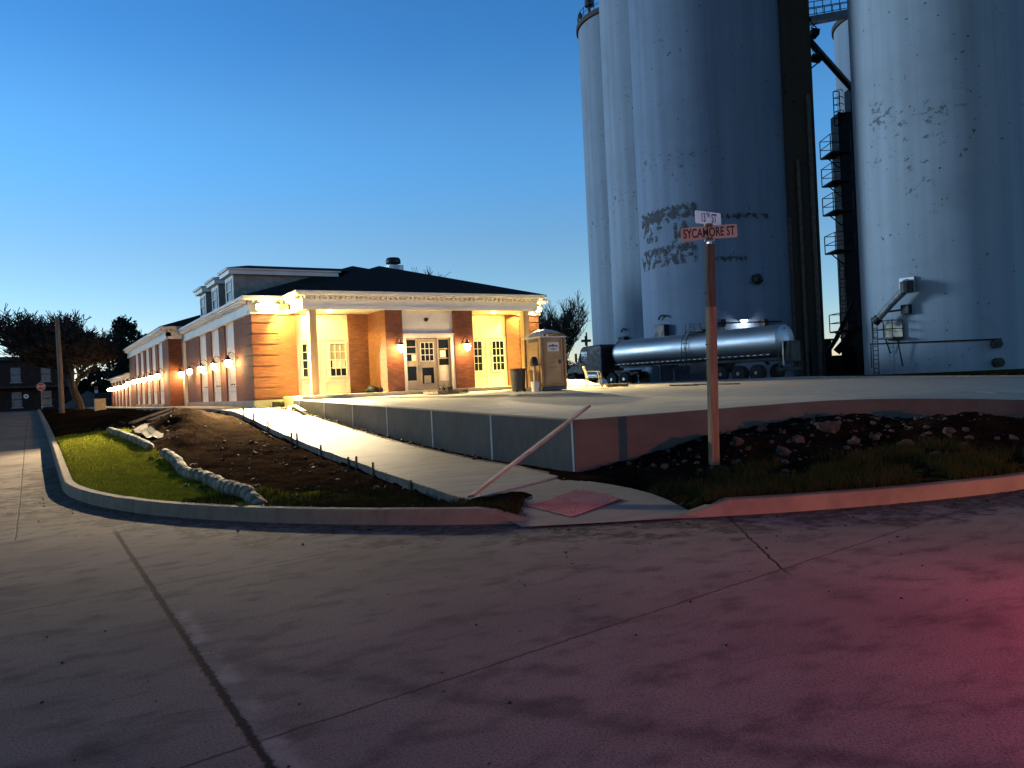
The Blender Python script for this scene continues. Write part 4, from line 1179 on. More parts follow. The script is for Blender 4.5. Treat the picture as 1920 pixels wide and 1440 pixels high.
for x, y in ((5.9,-.55),(7.4,-.55),(5.9,.6),(6.6,.6),(6.9,-.55)): b.tube([(x,y,3.45),(x+.15,y,4.0)], .022, 5)
for hh in (3.75, 4.0): b.tube([(5.9+.1,-.55,hh),(7.5,-.55,hh)], .022, 5); b.tube([(5.9+.1,.6,hh),(7.0,.6,hh)], .022, 5)
b.lathe([(.25,3.4),(.25,3.6),(.0,3.62)], (6.3,0,0), 14)
b.build('top_platform', m_dmetal, tr_)
for yy in (-.7, .7):
    b = MB(); b.box(9.6, yy-.06, .25, 9.72, yy+.06, 1.4); b.box(9.5, yy-.12, .08, 9.82, yy+.12, .26); b.build('landing_leg', m_dmetal, tr_)
tr_.location = (A0.x, A0.y, GZ); tr_.rotation_euler = (0,0,rz_t)

tk = thing('semi_truck', 'dark semi truck tractor with sleeper cab coupled in front of the tanker', 'truck')
b = MB()   # cab + sleeper profile
prof_ = [(2.6,1.0),(2.6,3.0),(2.75,3.2),(4.7,3.12),(4.95,2.95),(5.35,2.05),(5.45,1.9),(5.45,1.0)]
b.prism([(x,-1.15,z) for x, z in prof_], (0,2.3,0)); b.build('cab', m_truck, tk, bevel=.08)
b = MB(); hp = [(5.44,.75),(5.44,1.92),(6.4,1.78),(6.95,1.45),(7.05,1.1),(7.05,.7)]
b.prism([(x,-.85,z) for x, z in hp], (0,1.7,0)); b.build('hood', m_truck, tk, bevel=.12)
b = MB(); b.prism([(x,-.9,z) for x, z in [(4.87,2.85),(5.33,2.1),(5.36,2.1),(4.90,2.85)]], (0,1.8,0)); b.build('windshield', m_glass, tk)
for yy in (-1.16, 1.152):
    b = MB(); b.prism([(4.25,yy,2.05),(5.2,yy,2.05),(4.9,yy,2.75),(4.25,yy,2.75)], (0,.012,0)); b.build('side_window', M('side_window_glass', (.20,.21,.22), rough=.1), tk)
    s_ = 1 if yy > 0 else -1
    b = MB(); b.tube([(5.1,s_*1.1,2.2),(5.25,s_*1.38,2.25)], .03, 6); b.box(5.2,s_*1.3,1.95,5.28,s_*1.48,2.65); b.build('mirror', m_black, tk)
    b = MB(); b.lathe([(.02,3.0),(.33,3.02),(.33,4.4),(.02,4.42)], (0,s_*.95,.85), 18, axis='x'); b.build('fuel_tank', m_galv, tk, smooth='auto')
    b = MB(); pts = [(5.7,.6)] + [(6.2+.62*math.cos(a), .52+.62*math.sin(a)) for a in [PI*.8, PI*.65, PI*.5, PI*.35, PI*.15]] + [(7.0,.7)]
    b.prism([(x,s_*.8,z+.08) for x, z in pts] + [(x,s_*.8,z) for x, z in pts[::-1]], (0,s_*.4,0)); b.build('front_fender', m_truck, tk)
    b = MB(); b.obox((7.0,s_*.72,1.05), .12,.32,.2); b.build('headlight', m_tape, tk)
    for xx in (.35, 1.65, 6.2):
        b = MB(); b.lathe([(.30,-.15),(.48,-.16),(.51,-.1),(.51,.1),(.48,.16),(.30,.15)], (xx, s_*1.0, .51), 24, axis='y'); wh = b.build('wheel', m_tyre, tk, smooth='auto')
        b = MB(); b.lathe([(.30,.155*s_),(.26,.08*s_),(.13,.07*s_),(.11,.18*s_),(.0,.18*s_)], (xx, s_*1.0, .51), 20, caps=False, axis='y'); b.build('rim', m_rim, wh, smooth='auto')
b = MB(); b.box(-.4,-.45,.75,5.5,-.3,1.0); b.box(-.4,.3,.75,5.5,.45,1.0); b.box(.2,-.6,1.0,1.8,.6,1.15); b.box(6.9,-1.1,.45,7.12,1.1,.72); b.build('frame', m_dmetal, tk)
A2 = A0 + dirv * 12.5; tk.location = (A2.x, A2.y, GZ); tk.rotation_euler = (0,0,rz_t)

# ------------------------------------------------------------------ street name sign
pb = Vector((9.46, 9.50, G(9.46, 9.50) - .35)); top = Vector((9.46, 9.50, 3.82)) + cR*.10
sg = thing('street_sign_post', 'square wooden post carrying two crossed street name signs on the corner', 'street sign', tuple(pb + Vector((0,0,.35))))
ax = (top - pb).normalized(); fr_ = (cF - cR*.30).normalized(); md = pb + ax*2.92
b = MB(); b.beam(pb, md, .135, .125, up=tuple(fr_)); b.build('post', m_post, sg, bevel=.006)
b = MB(); b.beam(md, top, .129, .119, up=tuple(fr_)); b.build('shaded_post_top', M('shaded_post_wood', (.075,.05,.036), (.045,.03,.022), rough=.9, scale=3, stretch=(7,7,.6)), sg, bevel=.006)  # upper post wood darkened, its shade is put into the colour
b = MB()
for z in (2.1, 2.35, 3.2): q = pb.lerp(top, z/4.0); b.tube([q - cR*.07, q - cR*.105], .008, 5)
b.build('nails', m_dmetal, sg)
b = MB(); b.beam(top - cU*.02, top + cU*.06, .06, .06); b.obox(top + cU*.075, .16, .045, .05, rot); b.obox(top + cU*.31, .14, .05, .05, rot); b.build('bracket', m_galv, sg)
def blade(c, d, tilt, w_, h_, face, txt, xs_, name, parent):
    d = Vector(d).normalized(); u = (cU + d*math.tan(-tilt)).normalized() if tilt else cU
    nrm = d.cross(u).normalized(); u = nrm.cross(d).normalized()
    d2 = (d*math.cos(tilt) + u*math.sin(tilt)); u2 = (u*math.cos(tilt) - d*math.sin(tilt))
    b = MB(); pts = []; rr = .022
    for (sx_, sy_, a0) in ((1,1,0),(-1,1,90),(-1,-1,180),(1,-1,270)):
        for k2 in range(4):
            a = math.radians(a0 + 30*k2); pts.append(c + d2*(sx_*(w_/2-rr) + rr*math.cos(a)) + u2*(sy_*(h_/2-rr) + rr*math.sin(a)) - nrm*.003)
    b.prism(pts, nrm*.006); o = b.build(name, face, parent)
    g = MB()
    for (s_, sz, ox, oy) in txt:
        v_, f_ = text_mesh(s_, sz, xs_, 0, 4, .004)
        g.add([c + d2*(x+ox) + u2*(y+oy) + nrm*.0055 for x, y, z in v_], f_)
    g.build('lettering', m_ink, o)
dS = (cR + cF*-.10).normalized()
def mk():
    blade(top + cU*.19 + Vector((0,0,0)), dS, .016, .90, .215, m_sgo, [('SYCAMORE', .205, -.085, -.002), ('ST', .205, .345, -.002)], .62, 'name_blade', sg)
    blade(top + cU*.425, (cR*.80 + cF*.60), .012, .64, .205, m_sgw, [('13', .20, -.13, -.004), ('TH', .10, -.005, .045), ('ST', .20, .14, -.004)], .62, 'name_blade', sg)
mk()
b = MB(); b.obox(top + cU*.085 - cF*.01, .11, .06, .05, rot); b.obox(top + cU*.31, .10, .07, .05, rot); b.build('clamp', m_post, sg)

# ------------------------------------------------------------------ portable toilet, bin and small things on the slab
pt = thing('portable_toilet', 'tan plastic portable toilet with pale domed roof standing on the slab', 'portable toilet')
b = MB(); b.box(-.56,-.58,0,.56,.58,.14); b.build('base', m_bin, pt, bevel=.02)
b = MB(); b.box(-.53,-.52,.14,.53,.55,2.02); b.build('body', m_potty, pt, bevel=.02)
b = MB()
for x in (-.53,.53):
    for y in (-.53,.55): b.box(x-.05,y-.05,.14,x+.05,y+.05,2.06)
b.build('corner_posts', m_potty, pt, bevel=.02)
for s_ in (-1,1):
    for z0, z1 in ((.35,.95),(1.05,1.5),(1.55,1.78)): b = MB(); b.box(s_*.53,-.36,z0,s_*.552,.38,z1); b.build('side_panel', m_potty, pt, bevel=.02)
b = MB()
for s_ in (-1,1):
    for k2 in range(5): b.box(s_*.532,-.34+.14*k2,1.84,s_*.548,-.24+.14*k2,1.96)
b.build('vents', m_bin, pt)
b = MB(); b.box(-.44,-.56,.18,.44,-.525,1.98); dr2 = b.build('door', m_pottyd, pt, bevel=.015)
b = MB()
arch = [(-.36,.24),(.36,.24),(.36,1.8),(.28,1.92),(.0,1.95),(-.28,1.92),(-.36,1.8)]
for i in range(7): p0, p1 = arch[i], arch[(i+1)%7]; b.tube([(p0[0],-.565,p0[1]),(p1[0],-.565,p1[1])], .022, 6)
for z in (.85, 1.05, 1.2): b.tube([(-.34,-.56,z+.03),(0,-.57,z),(.34,-.56,z+.03)], .016, 6)
b.build('moulding', m_pottyd, dr2)
b = MB(); b.box(.22,-.60,1.0,.32,-.555,1.15); b.build('handle', m_bin, dr2)
b = MB(); b.box(-.27,-.578,1.46,.25,-.568,1.80); sn = b.build('placard', m_paper, dr2)
b = MB(); b.lathe([(.0,-.005),(.055,0)], (-.01,-.5785,1.68), 10, axis='y')
for s_ in (-1,1): b.prism([(-.01+s_*.05,-.5785,1.66),(-.01+s_*.2,-.5785,1.62),(-.01+s_*.19,-.5785,1.69),(-.01+s_*.06,-.5785,1.70)], (0,-.003,0))
b.box(-.13,-.582,1.56,.11,-.5785,1.58); b.box(-.09,-.582,1.51,.07,-.5785,1.53)
b.build('emblem', M('emblem_brown', (.16,.05,.03), rough=.6), sn)
b = MB(); N = 8; grid = []
for j in range(N+1):
    for i in range(N+1):
        u, v = -1 + 2*i/N, -1 + 2*j/N
        h_ = .30 * (1 - abs(u)**2.4) * (1 - .55*abs(v)**3); b.v.append((u*.60, v*.62, 2.02 + h_))
for j in range(N):
    for i in range(N): a = j*(N+1)+i; b.f.append((a, a+1, a+N+2, a+N+1))
b.box(-.6,-.62,1.98,.6,.62,2.035)
b.build('roof', m_proof, pt, smooth='auto')
b = MB(); b.tube([(.3,.4,2.0),(.3,.4,2.42)], .05, 8); b.build('vent_pipe', m_bin, pt)
pt.location = (16.85, 25.5, Pz(16.85, 25.5)); pt.rotation_euler = (0,0,math.radians(1))

bx, by = 15.75, 25.75; bz = Pz(bx, by)
t = thing('trash_bin', 'dark grey round trash bin standing left of the portable toilet', 'bin', (bx, by, bz))
b = MB(); b.lathe([(.23,.02),(.25,.06),(.29,.80),(.31,.82),(.31,.87),(.28,.87),(.24,.1)], (bx,by,bz), 24, caps=True); b.build('barrel', m_bin, t, smooth='auto')
b = MB()
for a in (.6,2.7): b.lathe([(.05,-.03),(.05,.03)], (bx+.2*math.cos(a), by-.18, bz+.05), 10, axis='y')
b.build('castor', m_black, t)
bx, by = 16.02, 25.0; bz = Pz(bx, by)
t = thing('pole_in_bucket', 'wooden pole with a black cap standing in a white bucket beside the toilet', 'pole', (bx, by, bz))
b = MB(); b.lathe([(.135,0),(.155,.34),(.165,.35),(.16,.37),(.145,.37),(.13,.1)], (bx,by,bz), 20); b.build('bucket', m_paper, t, smooth='auto')
b = MB(); b.box(bx-.05,by-.04,bz+.02,bx+.05,by+.04,bz+1.2); b.build('post', m_timber, t)
b = MB(); b.lathe([(.15,-.17),(.16,-.05),(.13,.1),(.07,.17),(.0,.18)], (bx,by,bz+1.12), 14); b.box(bx-.14,by-.2,bz+.98,bx+.14,by-.1,bz+1.02); b.build('cap', m_black, t, smooth='auto')

# pallet before the doors
p = hit(836, 739, Pz); 
t = thing('pallet', 'wooden pallet lying flat on the slab in front of the entrance', 'pallet', (p.x, p.y, p.z))
pr = Matrix.Rotation(math.radians(8), 3, 'Z')
b = MB()
for i in range(7): b.obox(Vector((p.x,p.y,p.z+.155)) + pr @ Vector((0,-.45+.15*i,0)), 1.45, .10, .02, pr)
b.build('deck', m_board, t)
b = MB()
for x in (-.66,-.22,.22,.66): b.obox(Vector((p.x,p.y,p.z+.085)) + pr @ Vector((x,0,0)), .05, 1.0, .11, pr)
for y in (-.45,0,.45): b.obox(Vector((p.x,p.y,p.z+.015)) + pr @ Vector((0,y,0)), 1.45, .10, .02, pr)
b.build('stringers', m_board, t)
q = Vector((p.x, p.y, p.z+.166))
b = MB(); b.obox(q + Vector((.15,.1,.05)), .3, .2, .1, Matrix.Rotation(.4,3,'Z')); b.tube([q + Vector((-.1,.05,.03)), q + Vector((.05,.2,.16))], .035, 8); b.tube([q + Vector((-.2,.1,.03)), q + Vector((-.1,.25,.14))], .03, 8)
tag(b.build('tool_pouch', m_black, loc=q), 'small dark tools lying on the pallet by the entrance', 'tools')
p = Vector((11.55, 29.9, FL)); b = MB()
b.rock(p + Vector((0,0,.13)), .30, .6, 3); b.rock(p + Vector((.28,-.05,.12)), .24, .6, 5); b.rock(p + Vector((-.2,.05,.08)), .18, .5, 6)
tag(b.build('black_bag', M('black_bag_plastic', (.010,.010,.011), rough=.6, spec=.15), smooth=True, loc=p), 'black plastic bags heaped in the corner of the left porch alcove', 'bag')

# white plastic chair
ch = thing('plastic_chair', 'white plastic armchair standing on the slab beyond the toilet', 'chair')
b = MB(); b.prism([(-.24,-.24,.43),(.25,-.26,.45),(.25,.26,.45),(-.24,.24,.43)], (0,0,-.03)); b.build('seat', m_chair, ch, bevel=.008)
b = MB()
for i in range(5): y = -.18 + .09*i; b.beam((-.24,y,.44),(-.36,y,.84),.055,.018, up=(1,0,.3))
b.beam((-.36,-.24,.85),(-.36,.24,.85),.05,.05); b.beam((-.24,-.24,.44),(-.365,-.24,.87),.04,.03,up=(1,0,.3)); b.beam((-.24,.24,.44),(-.365,.24,.87),.04,.03,up=(1,0,.3)); b.build('backrest', m_chair, ch)
for s_ in (-1,1):
    b = MB(); b.tube([(-.31,s_*.27,.66),(.0,s_*.28,.66),(.2,s_*.28,.65),(.27,s_*.28,.55),(.3,s_*.28,.0)], .024, 6); b.build('leg', m_chair, ch, smooth=True)
    b = MB(); b.tube([(-.24,s_*.24,.44),(-.32,s_*.27,.0)], .024, 6); b.build('leg', m_chair, ch)
p = hit(1113, 727, Pz); ch.location = p; ch.rotation_euler = (0,0,math.radians(-28))

# folded tarp, block stack, loose planks and wheel stop on the slab
p = hit(1086, 724, Pz); b = MB(); n_ = 14
for j in range(9):
    for i in range(n_+1):
        u = i/n_; v = j/8; hh = .34*math.sin(PI*v)*(1-u)**.7 + .05*math.sin(u*9+v*7)*math.sin(PI*v)*(u<.98)
        d_ = p + cR*(-.55+1.5*u) + cF*(-.3+.7*v); b.v.append((d_.x, d_.y, p.z + .02 + max(0,hh)))
for j in range(8):
    for i in range(n_): a = j*(n_+1)+i; b.f.append((a,a+1,a+n_+2,a+n_+1))
tag(b.build('folded_tarp', m_tarp, smooth=True, loc=p), 'pale crumpled tarp heaped on the slab right of the toilet', 'tarp')
p = hit(1158, 725, Pz); t = thing('paver_stack', 'low stack of brown boards on the slab right of the chair', 'board stack', tuple(p)); 
b = MB()
for i in range(4): b.obox(p + cR*(-.35+.22*i) + cU*.05, .18, .6, .1, rot)
b.build('blocks', m_stake, t)
b = MB()
for i in range(3): b.obox(p + cF*(-.2+.2*i) + cU*.115, 1.05, .14, .03, rot)
b.build('boards', m_timber, t)
p = hit(1206, 716, Pz); t = thing('wheel_stop', 'long pale concrete beam with two slots on the far slab edge', 'wheel stop', tuple(p)); b = MB()
b.obox(p + cU*.16, 2.2, .25, .12, rot)
for x in (-.95,0,.95): b.obox(p + cR*x + cU*.05, .35, .25, .12, rot)
b.build('beam', m_slab, t, bevel=.01)
for i, (x0, y0, x1, y1, lb) in enumerate(((1255,724,1310,723,'nearer loose board lying on the slab left of the sign post'),(1300,722,1388,721,'farther long board lying on the slab behind the sign post'))):
    a = hit(x0, y0, Pz); e = hit(x1, y1, Pz); b = MB(); b.beam(a + cU*.03, e + cU*.03, .12, .05); tag(b.build('loose_board', m_board, loc=a), lb, 'board')
for (x, y, r_, s_) in ((1150,712,.09,1),(1171,717,.07,2)):
    pass
# debris near the wall end and brick pier
for i, (x0,y0,x1,y1,zz,lb) in enumerate(((7.4,27.2,8.0,28.9,.05,'short plank on the dirt by the far end of the retaining wall'),(7.75,26.4,7.95,28.2,.12,'narrow plank leaning on dirt against the retaining wall'))):
    b = MB(); a = Vector((x0,y0,G(x0,y0)+zz)); e = Vector((x1,y1,G(x1,y1)+zz+.05)); b.beam(a,e,.14,.04); tag(b.build('scrap_plank', m_board, loc=a), lb, 'plank')
p = Vector((8.0, 30.55, 1.25)); b = MB(); b.obox(p + cU*.1, .42, .2, .2); b.obox(p + Vector((.1,-.02,.1)), .1, .21, .12)
tag(b.build('concrete_block', m_wall, loc=p, bevel=.01), 'grey concrete block on the ground before the left brick pier', 'block')

# ------------------------------------------------------------------ verge: wattles, planks, boulders
def wattle(pts, r_, label):
    P = [Vector(p) for p in pts]; sm = []
    for i in range(len(P)-1):
        for k2 in range(14): sm.append(P[i].lerp(P[i+1], k2/14))
    sm.append(P[-1])
    rr = [r_*(1 + .12*math.sin(i*1.9) + .1*mnoise.noise(Vector((i*.8,0,r_*9)))) for i in range(len(sm))]; rr[0] *= .5; rr[-1] *= .5
    sm = [p + Vector((.035*mnoise.noise(Vector((i*.4,2,1))), 0, .03*mnoise.noise(Vector((i*.5,5,1))))) for i, p in enumerate(sm)]
    b = MB(); b.tube(sm, rr, 12); tag(b.build('straw_wattle', m_straw, smooth=True, loc=P[0]), label, 'straw wattle', 'straw wattles along the verge')
def gz(x, y, dz): return (x, y, G(x, y) + dz)
wattle([gz(2.72,10.9,.10), gz(2.68,12.2,.13), gz(2.60,13.6,.12), gz(2.66,15.2,.13), gz(2.50,16.8,.12), gz(2.62,18.4,.13), gz(2.62,20.4,.12)], .11, 'long straw wattle roll lying between the grass and dirt, nearest the kerb corner')
wattle([gz(2.55,22.3,.08), gz(2.45,24.2,.10), gz(2.3,26.2,.1), gz(2.1,28.6,.1)], .105, 'second straw wattle roll farther along the verge past the dirt gap')
for (a, e, lb) in (((2.9,30.4,.1),(5.1,36.2,.18),'left plank of three lying on the dirt mound beside the sidewalk'), ((3.5,30.6,.08),(5.3,35.6,.12),'middle plank of three lying on the dirt mound beside the sidewalk'), ((4.2,31.0,.06),(5.5,35.4,.1),'right plank of three lying on the dirt mound beside the sidewalk')):
    b = MB(); p0 = Vector(gz(*a)); p1 = Vector(gz(*e)); b.beam(p0, p1, .16, .05); tag(b.build('long_plank', m_board, loc=p0), lb, 'plank', 'planks on the dirt')
b = MB(); 
for i in range(10):
    for j in range(4): b.v.append((2.75+.13*j+.1*math.sin(i), 24.5+.5*i, G(2.75+.13*j, 24.5+.5*i)+.06+.04*math.sin(i*2.3+j*2)))
for i in range(9):
    for j in range(3): a = i*4+j; b.f.append((a,a+1,a+5,a+4))
tag(b.build('pale_strip', M('pale_strip_tone', (.13,.115,.085), (.07,.062,.05), rough=.6), smooth=True, loc=(2.9,24.5,G(2.9,24.5))), 'thin pale strip lying on the ground between the wattles and dirt mound', 'sheet')  # thin crumpled mesh for a pale patch of ground

ROCKS = [(1557,801,.21,'pale boulder, largest in the rubble under the retaining wall bend'),(1497,822,.13,'rock in the rubble right of the sign post'),(1430,803,.13,'small pale stone in the rubble just right of the sign post'),(1778,806,.12,'pale round stone on the dark dirt slope at the right'),
  (1330,806,.14,'dark rock in the rubble left of the sign post'),(1290,818,.11,'dark rock farthest left in the rubble by the wall'),(1602,826,.11,'rock below the boulder in the rubble'),(1640,817,.10,'rock right of the boulder in the rubble'),(1468,846,.15,'stone at the lower edge of the rubble right of the post'),(1385,826,.14,'stone beside the sign post base'),
  (1700,830,.14,'stone in the dark dirt right of the rubble'),(1755,852,.10,'small stone above the red lit kerb')]
for i, (px, py, r_, lb) in enumerate(ROCKS):
    p = hit(px, py + 6, G); b = MB(); b.rock((p.x, p.y, p.z + r_*.25), r_, .75, 40+i); tag(b.build('rock', m_rubble, loc=p), lb, 'rock', 'rocks in the dirt below the retaining wall')
b = MB(); rr = random.Random(5)
for i in range(1100):
    x = rr.uniform(8.6, 19); y = rr.uniform(6.4, 11.4)
    if y > yw(x) - .1: continue
    d = dcurb(x, y)
    if d < 1.5 or rr.random() > min(1, (d-1.3)/2.2): continue
    s_ = .01 + .065*rr.random()**4; b.rock((x, y, G(x,y) + s_*.2), s_, .75, i)
o = b.build('rubble', m_rubble); tag(o, 'broken stones and clods scattered on the dirt below the retaining wall', 'rubble', kind='stuff')
b = MB()
for i in range(1500):
    y = rr.uniform(9, 32); x = rr.uniform(2.2, xl(y) - .15)
    d = dcurb(x, y)
    if d < .6 or mnoise.noise(Vector((x*1.3, y*1.3, 7))) < -.05: continue
    s_ = .01 + .07*rr.random()**6; b.rock((x, y, G(x,y) + s_*.15), s_, .7, i)
for i in range(260):
    y = rr.uniform(14, 31); x = xr(y) + rr.uniform(.03, .33); s_ = .015 + .05*rr.random()**2; b.rock((x, y, G(x,y)+.01), s_, .7, i)
for i in range(160):
    x = rr.uniform(7.0, 8.9); y = rr.uniform(29.0, 30.8); s_ = .02 + .06*rr.random()**2; b.rock((x, y, G(x,y)+.01), s_, .7, i)
tag(b.build('soil_clods', m_clod), 'loose soil clods and stones on the bare dirt beside the sidewalk', 'soil', kind='stuff')
b = MB()
for i in range(240):
    a = math.radians(rr.uniform(182, 268)); r_ = CRAD + rr.uniform(.05, .5)**1.0 + (2.5*rr.random()**3 if rr.random()<.4 else 0); s_ = .006 + .02*rr.random()**3
    b.rock((CX + r_*math.cos(a), CY + r_*math.sin(a), zs(CY + r_*math.sin(a)) + s_*.3), s_, .7, i)
for i in range(60):
    x = rr.uniform(-1, 8); y = rr.uniform(3, 7); s_ = .005 + .009*rr.random(); b.rock((x, y, s_*.3), s_, .7, i)
tag(b.build('road_grit', m_clod), 'bits of soil and grit lying on the street along the kerb', 'grit', kind='stuff')

# grass blades
def blades(name, mat, n_, sampler, hmin, hmax, w_, label, seed):
    rr = random.Random(seed); v = []; f = []
    for i in range(n_):
        s_ = sampler(rr)
        if s_ is None: continue
        x, y, k2 = s_; z = G(x, y) - .01; h_ = rr.uniform(hmin, hmax) * k2; a = rr.uniform(0, 2*PI); l = rr.uniform(.1, .7) * h_; b_ = rr.uniform(0, 2*PI)
        dx, dy = math.cos(a)*w_, math.sin(a)*w_; lx, ly = math.cos(b_)*l, math.sin(b_)*l
        o_ = len(v); v += [(x-dx,y-dy,z),(x+dx,y+dy,z),(x+lx*.4+dx*.7,y+ly*.4+dy*.7,z+h_*.6),(x+lx*.4-dx*.7,y+ly*.4-dy*.7,z+h_*.6),(x+lx,y+ly,z+h_)]
        f += [(o_,o_+1,o_+2,o_+3),(o_+3,o_+2,o_+4)]
    b = MB(); b.v = v; b.f = f; return tag(b.build(name, mat), label, 'grass', kind='stuff')
def smp_left(rr):
    y = 9.6 + 22*rr.random()**1.25; x = rr.uniform(.5, 3.4); d = dcurb(x, y)
    if d < .17: return None
    t_ = turf(x, y) + .35*mnoise.noise(Vector((x*1.5, y*1.5, 0)))
    if t_ < .45 or rr.random() > t_ + .2: return None
    return x, y, 1
def smp_mid(rr):
    a = math.radians(rr.uniform(205, 231)); r_ = CRAD - (.18 + 2.4*rr.random()**1.6); x, y = CX + r_*math.cos(a), CY + r_*math.sin(a)
    if x > xl(y) - .1 and y > 9.7: return None
    if mnoise.noise(Vector((x*1.4, y*1.4, 4))) < -.12 - .2*rr.random(): return None
    return x, y, .8 + .6*rr.random()
def smp_right(rr):
    a = math.radians(rr.uniform(239.5, 271)); r_ = CRAD - (.16 + 2.5*rr.random()**1.4); x, y = CX + r_*math.cos(a), CY + r_*math.sin(a)
    if ramp(x, y) > .1 and dcurb(x, y) < 2.6 and x < 7.5: return None
    if mnoise.noise(Vector((x*.9, y*.9, 9))) < -.22: return None
    return x, y, .7 + .8*rr.random()
blades('lawn_grass', m_blade, 60000, smp_left, .03, .075, .004, 'short lit green grass on the verge inside the left kerb', 1)
blades('verge_grass', m_blade2, 16000, smp_mid, .03, .10, .004, 'thin dull grass on the verge behind the corner kerb', 2)
blades('verge_grass', m_blade2, 26000, smp_right, .04, .15, .0045, 'dark uncut grass around the sign post behind the right kerb', 3)

# ------------------------------------------------------------------ far left: pole, trees, signs, house
def put(px, py_base, depth): 
    p = at(px, py_base, depth); return p
p = Vector((1.75, 62.5, 1.05))
t = thing('utility_pole', 'weathered wooden utility pole on the verge before the large bare tree', 'utility pole', tuple(p))
b = MB(); b.tube([p - cU*.5, p + cU*3, p + cU*6.7 - cR*.05], [.17,.155,.13], 12); b.build('pole', m_pole, t, smooth='auto')
b = MB(); b.tube([p + cU*6.3 + (Vector((-46,4,-.6)))*k2 - cU*(1.6*math.sin(PI*k2)) for k2 in [i/14 for i in range(15)]], .022, 4); b.build('wire', m_black, t)

def branchy(name, base, hgt, spread, label, seed, levels=5, trunk=.3, group=None, mat=m_bark, mat2=m_twig, up=.35, forks=4, tf=.22, rmin=.03):
    rr = random.Random(seed); t = thing(name, label, 'tree', tuple(base), group)
    tb = MB(); cb = MB()
    def grow(p, d, L, r_, lv):
        r_ = max(r_, rmin); n_ = 3 if lv < 3 else 2; pts = [p]; rad = [r_]
        for i in range(n_):
            d = (d + Vector((rr.uniform(-1,1), rr.uniform(-1,1), rr.uniform(-.5,.9)*up)) * (.16 + .05*lv)).normalized()
            p = p + d*(L/n_); pts.append(p); rad.append(max(rmin*.7, r_*(1 - .5*(i+1)/n_)))
        (tb if lv < 2 else cb).tube(pts, rad, 8 if lv < 2 else (5 if lv < 3 else 3), caps=False)
        if lv >= levels: return
        k2 = forks if lv > 0 else forks + 2
        for i in range(k2):
            j = rr.randint(1, n_) if lv else rr.randint(n_-1, n_); q = pts[j]
            a = rr.uniform(0, 2*PI); s_ = rr.uniform(.45, 1.0) * spread
            side = Vector((math.cos(a), math.sin(a), 0)); nd = (d*(1 - .25*spread) + side*s_ + cU*up*rr.uniform(.1,1)).normalized()
            grow(q, nd, L*rr.uniform(.62,.86), rad[j]*rr.uniform(.5,.72), lv+1)
    grow(Vector(base) - cU*.4, Vector((rr.uniform(-.05,.05),0,1)).normalized(), hgt*tf + .4, trunk, 0)
    tb.build('trunk', mat, t, smooth='auto'); cb.build('crown', mat2, t)
    return t
branchy('bare_tree', (3.4, 74, 1.25), 13.0, 1.15, 'large wide bare tree behind the utility pole at the left', 4, 6, .42, up=.40, forks=5, tf=.215, rmin=.038)
p = at(1035, 660, 95); branchy('bare_tree', (p.x,p.y,.8), 9.6, .42, 'left one of the bare trees behind the right end of the building', 9, 5, .2, 'bare trees behind the building', forks=4, tf=.34)
p = at(1064, 660, 92); branchy('bare_tree', (p.x,p.y,.8), 9.6, .42, 'right one of the bare trees behind the right end of the building', 12, 5, .22, 'bare trees behind the building', forks=4, tf=.34)
p = at(765, 520, 75); branchy('bare_tree', (p.x,p.y,1), 13.0, .5, 'bare tree whose twig tips show above the roof right of the vent', 21, 5, .2, forks=4, tf=.3)
# evergreen
def leafy(name, base, blobs, n_, sz, label, seed, mat, trunk_h, cat='tree'):
    rr = random.Random(seed); t = thing(name, label, cat, tuple(base))
    b = MB(); b.tube([Vector(base) - cU*.4, Vector(base) + cU*trunk_h], [.25,.1], 8); b.build('trunk' if cat == 'tree' else 'stem', m_bark, t)
    v = []; f = []
    tot = sum(q[3]*q[4] for q in blobs)
    for (bx, by, bz, rx, rz2) in blobs:
        for i in range(int(n_ * rx*rz2 / tot)):
            while True:
                q = Vector((rr.uniform(-1,1), rr.uniform(-1,1), rr.uniform(-1,1)))
                if q.length < 1: break
            q = q * (.6 + .4*rr.random())
            c = Vector(base) + Vector((bx + q.x*rx, by + q.y*rx, bz + q.z*rz2)) + Vector((mnoise.noise(q*3+Vector((bx,by,bz)))*.5,)*3)
            a = Vector((rr.gauss(0,1), rr.gauss(0,1), rr.gauss(0,1))).normalized() * sz * rr.uniform(.6,1.3); e = Vector((rr.gauss(0,1), rr.gauss(0,1), rr.gauss(0,1))).normalized() * sz * .5
            o_ = len(v); v += [tuple(c - a), tuple(c + e), tuple(c + a), tuple(c - e)]; f.append((o_, o_+1, o_+2, o_+3))
    b = MB(); b.v = v; b.f = f; b.build('crown', mat, t); return t
p = at(232, 745, 92); leafy('evergreen_tree', (p.x, p.y, 1.2), [(0,0,3,2.6,2.6),(.8,0,5.6,2.4,2.2),(-.9,0,6.6,2.2,2.2),(.5,.5,8.6,1.8,1.8),(1.9,0,7.2,1.4,1.4),(0,0,9.6,.9,.9)], 7000, .28, 'dark dense evergreen tree behind the rear wing of the building', 3, m_ever, 9)
p = at(1080, 690, 98); leafy('dark_shrub', (p.x, p.y, .9), [(0,0,1.5,1.6,1.6),(1.5,.4,1.2,1.6,1.4),(-1.2,0,2.0,1.2,1.8),(2.6,0,1.8,1.2,1.5)], 2600, .22, 'dark bushy shrub between the toilet and the truck', 6, m_ever, 1.5, 'shrub')
rr = random.Random(77); v = []; f = []
def line_pts():
    P = [(-42,10),(-44,60),(-42,118),(-14,140),(14,128),(34,150),(70,170)]
    for (x0,y0),(x1,y1) in zip(P, P[1:]):
        n_ = int(math.hypot(x1-x0, y1-y0)/2.2)
        for i in range(n_): yield x0+(x1-x0)*i/n_, y0+(y1-y0)*i/n_
